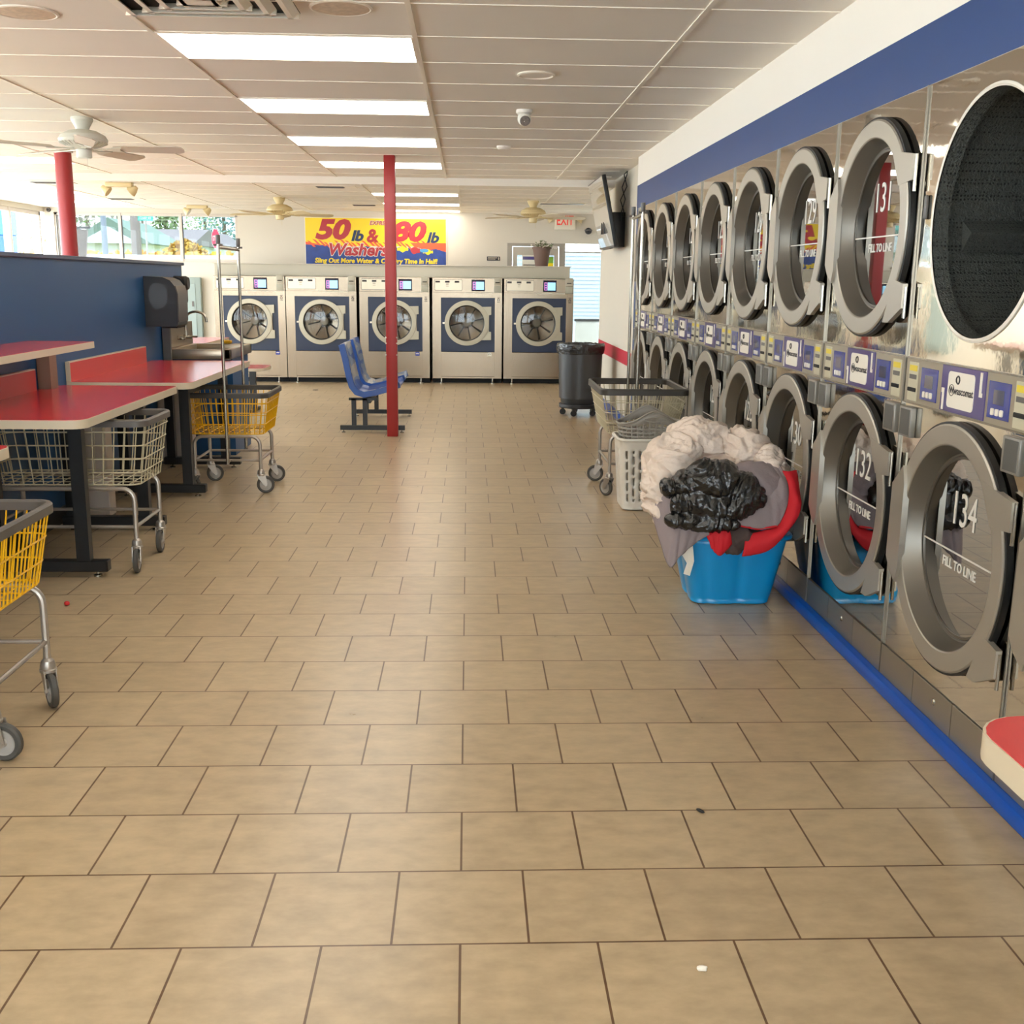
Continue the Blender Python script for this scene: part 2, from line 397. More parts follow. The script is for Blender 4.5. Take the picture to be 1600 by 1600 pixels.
for i, yb in enumerate((13.95, 15.75, 17.25)):
    nm = ('first', 'second', 'third and farthest')[i]+' lit panel of the back ceiling, behind the top of the square column'
    ceiling_light(-1.215, -.115, yb, yb+.5, ZB, nm, 'lit panels of the back ceiling')
for i, yb in enumerate((14.2, 16.1)):
    ceiling_light(-6.13, -4.9, yb, yb+.6, ZB, ('nearer', 'farther')[i]+' lit panel of the back ceiling by the left windows', 'lit panels of the back ceiling')

# ------------------------------------------------------------------ partition, columns
b = MB(); b.box(-2.66, -2.52, -1.0, 9.9, 0, 1.60); o = b.build('partition', M_blue2); 
pt = thing('partition', 'blue painted half-height partition wall along the left side', 'partition')
o.name = 'partition_panel'; o.parent = pt
MB().box(-2.68, -2.50, -1.02, 9.93, 1.60, 1.625, .004, 1).build('cap', mat('partition_cap', (70, 86, 112), .4), pt)
MB().box(-2.66, -2.52, 9.9, 9.915, 0, 1.6).build('end_trim', M_offw, pt)
MB().box(-2.52, -2.508, -1.0, 9.19, 0, .1).build('baseboard', M_black, pt)
c1 = thing('column', 'round red steel column behind the blue partition, under the white fan', 'column', (-3.72, 10.6, 0))
MB().lathe([(.075, 0), (.075, ZC-.02)], n=32).build('shaft', M_redcol, c1)
MB().lathe([(.0, ZC-.02), (.09, ZC-.02), (.09, ZC)], n=32).build('collar', M_offw, c1)
c2 = thing('column', 'square red column standing in the middle of the aisle', 'column', (-.735, 10.62, 0))
MB().box(-.052, .052, -.052, .052, 0, ZC, .006).build('shaft', M_redcol, c2)
b = MB()
for z in (.955, .90, .79):
    for s in (-1, 1): b.sphere((s*.051, -.046, z), .009, 8, 6)
b.build('paint_chip', M_offw, c2)

# ------------------------------------------------------------------ dryers
P_, YO, RR, ZL, ZU = .035, -.037, .40, .666, 1.708
HW = .461
def door_parts(root, zc, m_glass=M_dglass, yo=YO):
    """round dryer door: ring, rubber, hinges, handle, glass; local x<0 is towards the aisle"""
    d = MB()
    d.lathe([(.400, -.018), (.402, -P_+.004), (.396, -P_), (.338, -P_), (.333, -P_+.003)], (0, yo, zc), 'x', 72)
    # hinge plates on the near side, flush with the ring
    for za, zb, ye in ((.148, .235, -.418), (-.34, -.235, -.418)):
        d.prism([(yo-.30, zc+za-.01), (yo+ye, zc+za), (yo+ye, zc+zb), (yo-.22 if abs(zb) > .2 else yo-.3, zc+zb+.03)] if za > 0 else
                [(yo-.25, zc-.345), (yo-.30, zc-.345), (yo+ye, zc-.29), (yo+ye, zc-.205), (yo-.33, zc-.19)], -P_-.001, -P_+.018, 'x')
    dd = d.build('door', M_door, root)
    c = MB(); c.lathe([(.334, -P_+.002), (.306, .028), (.300, .030), (.296, .026), (.288, .026), (.288, .034)], (0, yo, zc), 'x', 72)
    c.build('inner_ring', M_doorcone, dd)
    q = MB(); q.lathe([(.392, -P_+.006), (.410, -P_+.008), (.410, -.006), (.398, -.002)], (0, yo, zc), 'x', 72).build('gasket', M_rub, dd)
    h = MB()
    h.prism([(yo+.335, zc+.215), (yo+.385, zc+.17), (yo+.42, zc+.14), (yo+.425, zc-.13), (yo+.39, zc-.17), (yo+.335, zc-.205), (yo+.315, zc-.15), (yo+.315, zc+.15)], -P_-.012, -P_+.01, 'x')
    h.build('handle', M_door, dd)
    for za, zb in ((.11, .235), (-.325, -.215)): MB().tube([(-P_+.012, yo-.417, zc+za), (-P_+.012, yo-.417, zc+zb)], .006, 10).build('hinge_pin', M_chrome, dd)
    gl = MB(); gl.lathe([(.0005, .03), (.292, .03)], (0, yo, zc), 'x', 64); gl.build('glass', m_glass, dd)
    return dd
def drum_part(root, zc, yo=YO):
    q = MB(); q.lathe([(.369, .0), (.366, .05), (.395, .06), (.395, .74), (.02, .76)], (0, yo, zc), 'x', 56)
    for k in range(3):
        a = PI*.5+k*2*PI/3+.4
        q.prism([(yo+.375*math.cos(a-.14), zc+.375*math.sin(a-.14)), (yo+.30*math.cos(a), zc+.30*math.sin(a)), (yo+.375*math.cos(a+.14), zc+.375*math.sin(a+.14))], .1, .7, 'x')
    return q.build('drum', M_drum, root)
M_marks = M_numw
def glass_marks(root_door, num, zc, yo=YO):
    o = text('number', num, .158, M_marks, (.0288, yo+.005, zc+.115), RX, root_door, xs=.80, depth=.0008, bold=.0)
    MB().box(.0285, .0298, yo-.287, yo+.287, zc-.029, zc-.0235).build('fill_line', M_marks, root_door)
    text('lettering', 'FILL TO LINE', .045, M_marks, (.0288, yo+.005, zc-.07), RX, root_door, xs=.95, depth=.0008, bold=.0008)

def control_strip(root):
    """control strip: slot labels at both ends, two blue displays, centre logo board. local y from +HW (far) to -HW (near)"""
    MB().box(-.002, .03, -HW+.008, HW-.008, 1.092, 1.248).build('control_strip', M_strip, root)
    MB().box(-.006, 0, -HW, HW, 1.246, 1.252).box(-.006, 0, -HW, HW, 1.088, 1.094).build('rail', M_chrome, root)
    bd = MB().box(-.005, .0, -.165, .148, 1.096, 1.245, .001, 1).build('logo_board', M_label, root)
    MB().prism(rounded(-.093, .094, 1.112, 1.228, .014), -.007, -.0045, 'x').build('logo_label', M_labelw, bd)
    t = MB(); addtext(t, 'wascomat', .034, Matrix.Translation((-.0075, -.022, 1.168)) @ Matrix.Rotation(-PI/2, 4, 'Z') @ Matrix.Rotation(PI/2, 4, 'X'), bold=.0006, depth=.0005)
    addtext(t, 'W', .03, Matrix.Translation((-.0075, .062, 1.168)) @ Matrix.Rotation(-PI/2, 4, 'Z') @ Matrix.Rotation(PI/2, 4, 'X'), bold=.001, depth=.0005)
    t.tube([(-.0075, .062+.018*math.cos(a*PI/10), 1.168+.018*math.sin(a*PI/10)) for a in range(20)], .0012, 4, True)
    t.tube([(-.0075, .02+.012*math.cos(a*PI/5), 1.204+.012*math.sin(a*PI/5)) for a in range(10)], .003, 4, True)
    t.build('logo', M_ink, bd)
    s = MB()
    for y0, z0, z1 in ((.125, 1.10, 1.165), (-.135, 1.17, 1.24)): s.box(-.0075, -.005, y0-.006, y0+.006, z0, z1)
    s.box(-.0075, -.005, .119, .137, 1.155, 1.17).box(-.0075, -.005, -.148, -.129, 1.165, 1.178); s.build('white_stroke', M_labelw, bd)
    for sy in (1, -1):
        c = .25*sy+.0; dp = MB().box(-.0045, 0, c-.068, c+.066, 1.112, 1.222, .001, 1).build('display_panel', M_labelb, root)
        MB().box(-.006, -.004, c-.035, c+.03, 1.155, 1.198).build('display_window', mat('display_dark', (52, 58, 92), .1, coat=1), dp)
        k = MB()
        for q in (-.028, 0, .028): k.prism(rounded(c+q-.009, c+q+.009, 1.122, 1.142, .004, 3), -.008, -.004, 'x')
        k.build('button', M_labelw, dp)
        c = .385*sy; sp = MB().box(-.004, 0, c-.04, c+.04, 1.10, 1.235, .001, 1).build('slot_plate', mat('slot_plate', (196, 190, 164), .45), root)
        MB().box(-.0055, -.003, c-.032, c+.032, 1.204, 1.224).build('yellow_label', M_ylab, sp)
        MB().box(-.0055, -.003, c-.03, c+.03, 1.176, 1.192).build('grey_label', M_greypl, sp)
        MB().box(-.009, -.003, c-.033, c+.033, 1.132, 1.146, .002, 1).build('coin_slot', M_dark, sp)

def make_dryer():
    t = thing('stacked_dryer', '', 'dryer', (XD, 0, 0))
    MB().plate_hole(0, .012, -HW+.006, HW-.006, 1.252, 2.165, YO, ZU, .37).build('upper_panel', M_steel, t)
    MB().plate_hole(0, .012, -HW+.006, HW-.006, .178, 1.088, YO, ZL, .37).build('lower_panel', M_steel, t)
    MB().box(.014, .92, -HW+.003, -HW+.008, .06, 2.16).box(.014, .92, HW-.008, HW-.003, .06, 2.16).box(.014, .92, -HW+.01, HW-.01, 2.15, 2.16).box(.78, .92, -HW+.01, HW-.01, .06, 2.15).box(.03, .92, -HW+.01, HW-.01, 1.1, 1.24).build('cabinet', M_dull, t)
    bp = MB().box(-.006, .02, -HW+.006, -.157, .06, .174).box(-.006, .02, -.153, .153, .06, .174).box(-.006, .02, .157, HW-.006, .06, .174).build('base_panel', M_dull, t)
    MB().lathe([(0, -.012), (.009, -.01), (.012, -.006)], (0, -.02, .13), 'x', 16).build('lock', M_chrome, bp)
    MB().box(-.008, .002, HW-.0032, HW+.0032, .06, 2.165).build('divider', mat('divider_steel', (140, 134, 124), .35, .8), t)
    for s in (1, -1):
        l = MB().box(-.022, 0, s*.386-.052, s*.386+.052, .972, 1.078, .004).build('coin_box', mat('coin_box_grey', (140, 136, 128), .4, .3), t)
        MB().box(-.0235, -.021, s*.386-.044, s*.386+.036, .980, 1.070, .001, 1).build('coin_box_face', M_greyface, l)
    control_strip(t)
    drum_part(t, ZL); drum_part(t, ZU)
    return t
proto = make_dryer()
gname = 'stacked dryers along the right wall'
nums = [(135, 136), (133, 134), (131, 132), (129, 130), (127, 128), (125, 126), (123, 124), (121, 122), (119, 120)]
lab = {133: 'nearest fully seen stack, upper drum standing open, lower door 134', 131: 'stacked dryer with door 131 above door 132 beside the blue tote',
       129: 'stacked dryer with door 129 above door 130 behind the laundry pile', 127: 'stacked dryer with door 127 above door 128, fourth from the camera',
       125: 'stacked dryer with door 125 above door 126 holding yellow and blue clothes', 123: 'stacked dryer with door 123 above door 124 holding orange clothes',
       121: 'stacked dryer, second from the far end of the row', 119: 'farthest stacked dryer of the row, beside the blue trim', 135: 'stacked dryer cut off by the right edge of the photo'}
lowd = upd = None
for i, (nu, nl) in enumerate(nums):
    yc = 2.944-.461+.922*i
    t = proto if i == 0 else copy_tree(proto)
    t.location = (XD, yc, 0); t['label'] = 'stainless '+lab[nu] if not lab[nu].startswith('stacked') else 'stainless '+lab[nu]; t['group'] = gname
    if i == 0: ND = [c.name for c in t.children]
dry = sorted([o for o in COL.objects if o.name.startswith('stacked_dryer')], key=lambda o: o.location.y)
lowd = door_parts(dry[0], ZL)
upd = door_parts(dry[0], ZU)
for i, t in enumerate(dry):
    nu, nl = nums[i]
    if i == 0: dl, du = lowd, upd
    else:
        dl = copy_tree(lowd_clean, t) if False else None
    # copies of the bare doors, then their own numbers
for i, t in enumerate(dry):
    if i:
        a = copy_tree(lowd, t); a.parent = t
        if i != 1: c = copy_tree(upd, t); c.parent = t
for i, t in enumerate(dry):
    ds = [c for c in t.children if c.name.split('.')[0] == 'door']
    for d in ds:
        zlow = min(v.co.z for v in d.data.vertices) < .9
        glass_marks(d, str(nums[i][1] if zlow else nums[i][0]), ZL if zlow else ZU)
# stack 133 stands open: its door is swung back outside the frame
MB().lathe([(.370, -.004), (.376, -.008), (.384, -.004), (.384, 0)], (0, YO, ZU), 'x', 72).build('rim_reflection', M_labelw, dry[1])  # white ring stands in for reflections round the open drum
MB().box(-.012, 0, .385, .405, 1.72, 1.80, .005).build('door_switch', M_greypl, dry[1])

# ------------------------------------------------------------------ washers
M_brsd = mat('washer_steel', (150, 135, 116), .24, .95, bump=.05, bscale=5, stretch=(14, 1, .6))
def make_washer():
    W = 1.018/2; t = thing('washing_machine', '', 'washing machine', (0, 16.2, 0))
    MB().box(-W, -W+.01, .012, 1.0, .075, 1.53).box(W-.01, W, .012, 1.0, .075, 1.53).box(-W, W, .012, 1.0, 1.5, 1.53).box(-W, W, .012, 1.0, .075, .10).box(-W, W, .99, 1.0, .1, 1.5).box(-W+.01, W-.01, .012, .02, 1.25, 1.5).build('cabinet', M_brsd, t)
    MB().box(-W, W, 0, .012, 1.325, 1.53, .003, 1).build('control_panel', M_brsd, t)
    f = MB(); f.box(-W, -W+.125, 0, .012, .078, 1.318).box(W-.105, W, 0, .012, .078, 1.318).box(-W+.125, W-.105, 0, .012, 1.25, 1.318).box(-W+.125, W-.105, -.002, .012, .105, .462, .002, 1)
    f.build('front_frame', M_brsd, t)
    # navy panel with the porthole
    x0, x1, z0, z1 = -W+.125, W-.105, .468, 1.248; cx, cz = -.005, .883
    n = MB(); b = MB(); b.plate_hole(.004, .012, x0, x1, z0, z1, cx, cz, .28)
    bmesh.ops.transform(b.bm, matrix=Matrix(((0, 1, 0, 0), (1, 0, 0, 0), (0, 0, 1, 0), (0, 0, 0, 1))), verts=b.bm.verts)
    b.build('door_panel', M_navy, t)
    d = MB(); d.lathe([(.325, -.0), (.325, -.034), (.321, -.038), (.262, -.040), (.258, -.036), (.252, 0)], (cx, 0, cz), 'y', 64)
    d.prism([(cx+.20, cz+.235), (cx+.355, cz+.24), (cx+.355, cz+.125), (cx+.325, cz+.12), (cx+.325, cz-.12), (cx+.355, cz-.125), (cx+.355, cz-.24), (cx+.20, cz-.245), (cx+.25, cz-.2), (cx+.29, cz-.1), (cx+.30, cz), (cx+.29, cz+.1), (cx+.25, cz+.2)], -.03, 0, 'y')
    dd = d.build('door', mat('washer_door', (172, 164, 144), .38, .5), t)
    MB().lathe([(.257, -.036), (.244, -.030), (.243, .012)], (cx, 0, cz), 'y', 48).build('seal', M_rub, dd)
    b = bmesh.new(); bmesh.ops.create_uvsphere(b, u_segments=40, v_segments=20, radius=.235)
    g_ = MB(); g_.lathe([(.0, -.030), (.12, -.029), (.20, -.025), (.244, -.020)], (cx, 0, cz), 'y', 48); b.free(); g_.build('glass', M_wglass, dd)
    h = MB(); h.box(cx-.355, cx-.318, -.03, -.005, cz-.012, cz+.012, .004); h.build('latch', M_labelw, dd)
    dm = MB(); dm.lathe([(.281, .010), (.281, .40), (.07, .44)], (cx, 0, cz), 'y', 40); dr_ = dm.build('drum', mat('washer_drum', (150, 142, 130), .24, .95), t)
    MB().lathe([(.072, .44), (.06, .33), (.045, .322), (0, .32)], (cx+.0, 0, cz), 'y', 28).build('drum_hub', M_labelw, dr_)
    s = MB()
    for k in range(8):
        a = k*PI/4+.2; s.prism([(cx+.06*math.cos(a-.1), cz+.06*math.sin(a-.1)), (cx+.26*math.cos(a-.05), cz+.275*math.sin(a-.05)), (cx+.275*math.cos(a+.05), cz+.275*math.sin(a+.05)), (cx+.06*math.cos(a+.1), cz+.06*math.sin(a+.1))], .405, .43, 'y')
    s.build('drum_rib', M_greyface, dr_)
    # controls
    pb = MB(); P = [(p[0], p[1]) for p in rounded(-W+.035, -.075, 1.352, 1.505, .015)]
    pb.prism(P, -.003, 0, 'y'); pp = pb.build('programme_plate', mat('plate_steel', (188, 174, 152), .3, .9), t)
    pl = MB(); pl.tube([(p[0], -.0035, p[1]) for p in rounded(-W+.035, -.075, 1.352, 1.505, .015)], .0022, 4, True)
    for q in (-.43, -.29, -.15): pl.box(q-.033, q+.033, -.005, -.002, 1.462, 1.488)
    for z in (1.445, 1.435, 1.41): pl.box(-.31, -.27, -.005, -.002, z, z+.004)
    pl.build('programme_marks', M_ink, pp)
    sc_ = MB().box(.062, .258, -.008, 0, 1.343, 1.508, .004).build('screen_bezel', mat('bezel', (28, 30, 52), .25), t)
    MB().box(.128, .243, -.0095, -.007, 1.365, 1.478).build('screen', M_screen, sc_)
    MB().box(.08, .124, -.0095, -.007, 1.365, 1.478).build('screen_column', M_screenp, sc_)
    k = MB()
    for z in (1.385, 1.42, 1.455): k.lathe([(0, -.011), (.014, -.011)], (.102, 0, z), 'y', 12)
    k.build('screen_button', M_labelb, sc_)
    cr = MB().box(.39, .495, -.012, 0, 1.43, 1.545, .006).build('card_reader', mat('reader', (178, 172, 154), .4), t)
    MB().box(.41, .475, -.014, -.011, 1.462, 1.475).build('card_slot', M_dark, cr)
    MB().box(.39, .495, -.008, 0, 1.325, 1.425, .003).build('card_panel', mat('reader2', (168, 166, 150), .45), t)
    MB().box(-.035, .385, -.012, 0, 1.312, 1.324, .003, 1).build('drawer_lip', M_labelw, t)
    lg = MB(); X_, Z_ = W-.052, 1.225
    for k in range(3):
        a = k*2*PI/3+PI/2; lg.tube([(X_+.016*math.cos(a+q), -.002, Z_+.016*math.sin(a+q)) for q in (-.8, 0, .8)], .005, 4)
    lg.box(X_-.02, X_+.02, -.003, 0, Z_-.038, Z_-.03); lg.box(X_-.02, X_+.02, -.003, 0, Z_+.028, Z_+.033); lg.build('recycle_mark', M_ink, t)
    for x in (-W+.13, W-.13):
        MB().lathe([(.012, .078), (.012, .02), (.028, .012), (.028, 0), (0, 0)], (x, .05, 0), 'z', 16).build('foot', M_chrome, t)
    MB().box(-W, W, .15, .95, .0, .075).build('plinth', M_dark, t)
    return t
wp = make_washer()
WX = [-3.165, -2.135, -1.075, -.015, 1.03]
WL = ['leftmost washer, partly behind the sink and the cart poles', 'washer behind the back of the blue seats, second from the left', 'middle washer, its door crossed by the square red column', 'washer right of the square red column, second from the right', 'rightmost washer, behind the grey trash can']
for i, x in enumerate(WX):
    t = wp if i == 0 else copy_tree(wp)
    t.location = (x, 16.2, 0); tag(t, 'stainless front-loading '+WL[i], 'washing machine', 'washers along the back')
ws = sorted([o for o in COL.objects if o.name.startswith('washing_machine')], key=lambda o: o.location.x)
for i, dx in ((0, .38), (2, .33), (3, .33)):
    s = MB().box(dx-.03, dx+.03, -.006, -.003, .405, .46).build('sticker', M_labelb if i != 3 else M_labelw, ws[i])
    text('sticker_lettering', 'W', .03, M_labelw if i != 3 else M_ink, (dx, -.0065, .433), (PI/2, 0, 0), s, depth=.0005, xs=1.6)
bk = thing('bulkhead', 'pale boxed bulkhead running along the top behind the washers', 'bulkhead')
MB().box(-3.70, 1.50, 16.42, 17.45, 1.532, 1.70, .004, 1).build('box', mat('bulkhead_paint', (196, 188, 168), .45), bk)
MB().box(-3.72, 1.52, 16.40, 17.47, 1.70, 1.712, .003, 1).build('lid', M_wall, bk)
MB().box(-3.70, 1.50, 17.22, 17.45, 0, 1.53).build('back_panel', M_wall, bk)
text('_', 'x', .01, M_ink, (0, 0, -5), (0, 0, 0)) if False else None

# ------------------------------------------------------------------ folding tables
def make_table(label, xl, xr, y0, y1, z=.85, r=(0, .07, .02, 0), legs=(), xp=-1.95, xf=-1.83, bs=None, rear=True, name='folding_table', legm=None):
    t = thing(name, label, 'table', ((xl+xr)/2, (y0+y1)/2, 0), 0, 'red laminate folding tables')
    ox, oy = (xl+xr)/2, (y0+y1)/2
    core = MB().prism([(p[0]-ox, p[1]-oy) for p in rounded(xl, xr, y0, y1, list(r))], z-.043, z-.0015, 'z').build('table_edge', M_edge, t)
    MB().prism([(p[0]-ox, p[1]-oy) for p in rounded(xl+.003, xr-.003, y0+.003, y1-.003, list(r))], z-.0015, z, 'z').build('tabletop', M_red, t)
    if bs:
        b = MB().box(xl-ox, xl-ox+.028, bs[0]-oy, bs[1]-oy, z, z+.125).build('backsplash', M_edge, t)
        MB().box(xl-ox+.028, xl-ox+.0295, bs[0]-oy+.008, bs[1]-oy-.003, z, z+.118).build('backsplash_face', M_redbs, b)
    sx = 1 if xp > -1 else 1
    for y in legs:
        f = MB(); f.box(min(xl, xf)+.08-ox if xp < 0 else xp-ox-.12, xf-ox if xp < 0 else xr-.08-ox, y-oy-.03, y-oy+.03, .028, .085, .004, 1)
        f.box(xp-ox-.033, xp-ox+.033, y-oy-.027, y-oy+.027, .085, z-.044)
        if rear:
            xq = xl+.14 if xp < 0 else xr-.2
            f.box(xq-ox-.033, xq-ox+.033, y-oy-.027, y-oy+.027, .085, z-.044)
        f.box(xl-ox+.1, xr-ox-.1, y-oy-.02, y-oy+.02, z-.07, z-.044)
        lg = f.build('leg', M_black, t)
        a, b_ = (min(xl, xf)+.14-ox, xf-ox-.06) if xp < 0 else (xp-ox-.06, xr-.14-ox)
        for x in (a, b_): MB().lathe([(0, 0), (.022, 0), (.022, .008), (.007, .012), (.007, .028)], (x, y-oy, 0), 'z', 14).build('leveling_foot', M_chrome, lg)
    return t
T1 = make_table('red folding table with a raised red shelf, second from the camera by the blue partition', -2.518, -1.775, 5.07, 6.74, legs=(5.46, 6.52), bs=(5.07, 6.40))
ox, oy = T1.location.x, T1.location.y
sh = MB().box(-2.518-ox, -2.135-ox, 4.95-oy, 6.37-oy, 1.10, 1.1355).build('shelf', M_edge, T1)
MB().box(-2.515-ox, -2.138-ox, 4.953-oy, 6.367-oy, 1.1355, 1.137).build('shelf_top', M_red, sh)
MB().box(-2.515-ox, -2.44-ox, 6.49-oy, 6.60-oy, .85, 1.10).build('shelf_support', M_tan, T1)
make_table('red folding table with an open red backsplash, third from the camera by the partition', -2.518, -1.745, 6.95, 8.86, legs=(7.57, 8.76), bs=(6.95, 8.60))
make_table('red folding table corner cut by the left edge, nearest the camera on the left', -2.518, -1.78, 2.5, 4.30, r=(0, .05, .06, 0), legs=(4.05, 2.85))
make_table('red folding table corner at the right edge beside the nearest dryer', .765, 1.52, -.2, 1.55, r=(.08, .03, .03, .085), legs=(.1, 1.1), xp=1.12, xf=1.5)
make_table('red folding table beyond the sink, near the back wall', -3.45, -2.66, 10.75, 12.4, legs=(11.0, 12.1), xp=-2.9, xf=-2.75)
lt = thing('low_table', 'low red table on a black post behind the sink cabinet', 'table', (-2.46, 12.6, 0))
MB().prism(rounded(-.6, .175, -.25, .3, .1), .475, .508, 'z').build('table_edge', M_edge, lt)
MB().prism(rounded(-.597, .172, -.247, .297, .1), .508, .51, 'z').build('tabletop', M_red, lt)
MB().box(-.035, .035, -.03, .03, .03, .475).box(-.03, .03, -.2, .25, 0, .035).build('leg', M_black, lt)
for y, l in ((6.86, 'under the far end of the shelved red table'), (8.98, 'beside the sink cabinet past the third red table')):
    ch = thing('wall_chase', 'white boxed pipe cover '+l, 'pipe cover', (-2.34, y, 0))
    MB().box(-.178, .09, -.06, .06, .02, .80, .004, 1).build('cover', M_offw, ch); MB().box(-.178, .085, -.055, .055, 0, .02).build('base', M_greypl, ch)

# ------------------------------------------------------------------ sink
sk = thing('utility_sink', 'stainless sink set in a blue cabinet at the end of the blue partition', 'sink', (-2.26, 9.7, 0))
def L_(mb, n, m, p=sk): return mb.build(n, m, p)
L_(MB().box(-.252, .26, -.32, .35, 0, .835, .003, 1), 'cabinet', M_blue2)
s = MB(); X0, X1, Y0, Y1 = -.255, .285, -.50, .40
X0 = -.254
s.box(X0, X1, Y0, Y0+.05, .835, .915, .004).box(X0, X1, Y1-.05, Y1, .835, .915, .004).box(X0, X0+.06, Y0, Y1, .835, .915, .004).box(X1-.05, X1, Y0, Y1, .835, .915, .004).box(X0, X1, Y0, Y1, .835, .842)
L_(s, 'basin', M_steelb)
L_(MB().box(-.254, -.238, -.50, .40, .915, 1.115, .003, 1), 'backsplash', M_steelb)
L_(MB().box(-.256, -.19, -.54, -.505, .80, 1.115, .003, 1), 'bracket', M_greypl)
f = MB(); f.tube([(-.24, -.12, .99), (-.18, -.12, .99)], .018, 12).tube([(-.24, .08, .99), (-.18, .08, .99)], .018, 12).tube([(-.19, -.14, .99), (-.19, .1, .99)], .014, 12)
f.tube([(-.17, -.12, .99), (-.12, -.12, .99)], .009, 8).tube([(-.17, .08, .99), (-.12, .08, .99)], .009, 8)
f.tube([(-.19, -.02, .99), (-.19, -.02, 1.14)]+[(-.10-.09*math.cos(a*PI/10), -.02, 1.14+.07*math.sin(a*PI/10)) for a in range(1, 10)]+[(-.01, -.02, 1.12)], .011, 10)
L_(f, 'faucet', M_chrome)
tag(MB().box(-.045, .045, -.03, .03, 0, .028, .008).build('sponge', mat('sponge', (214, 160, 20), .9, bump=.5, bscale=90), loc=(-2.19, 10.07, .9155)), 'yellow sponge lying on the sink rim', 'sponge')
td = thing('towel_dispenser', 'black paper towel dispenser mounted on the end of the blue partition', 'paper towel dispenser', (-2.52, 8.93, 1.12))
prof = [(.002, 0), (.235, 0), (.25, .012), (.255, .25), (.24, .31), (.205, .355), (.15, .378), (.002, .385)]
MB().prism(prof, -.20, .10, 'y').build('case', M_blackpl, td)
MB().prism([(.252, .035), (.258, .035), (.261, .25), (.246, .315), (.24, .31), (.2555, .25)], -.195, .095, 'y').build('front_cover', mat('dispenser_front', (72, 66, 64), .35), td)
MB().box(.12, .24, -.18, .08, -.012, .0, .003, 1).build('paper_slot', M_dark, td)
MB().prism([(.05+.075*math.cos(a)+.06, .235+.10*math.sin(a)) for a in [i*PI/16 for i in range(32)]], -.2025, -.1995, 'y').build('side_window', mat('smoke_window', (60, 62, 64), .08, coat=1), td)
sp = thing('soap_dispenser', 'small round black soap dispenser past the towel dispenser', 'soap dispenser', (-2.52, 9.55, 1.28))
MB().prism(rounded(.002, .12, -.02, .22, (.01, .05, .06, .01)), -.06, .06, 'y').build('case', M_blackpl, sp)
MB().lathe([(0, .07), (.05, .07), (.06, .05), (.06, -.05)], (.075, 0, .17), 'x', 24).build('knob', M_rub, sp)
ep = thing('electric_panel', 'grey electrical panel on the back wall left of the washers', 'electrical panel', (-4.49, YB-.004, .43))
M_ep = mat('panel_bluegrey', (150, 164, 160), .5)
MB().box(-.27, .27, -.10, 0, 0, 1.07, .004).build('box', M_ep, ep)
MB().box(-.20, .19, -.108, -.10, .10, .97, .003, 1).build('panel_door', M_ep, ep)
MB().box(.13, .16, -.118, -.107, .62, .70, .002, 1).build('latch', M_greypl, ep)
MB().box(-.05, .1, -.1085, -.1075, .90, .93).build('rating_label', M_labelw, ep)

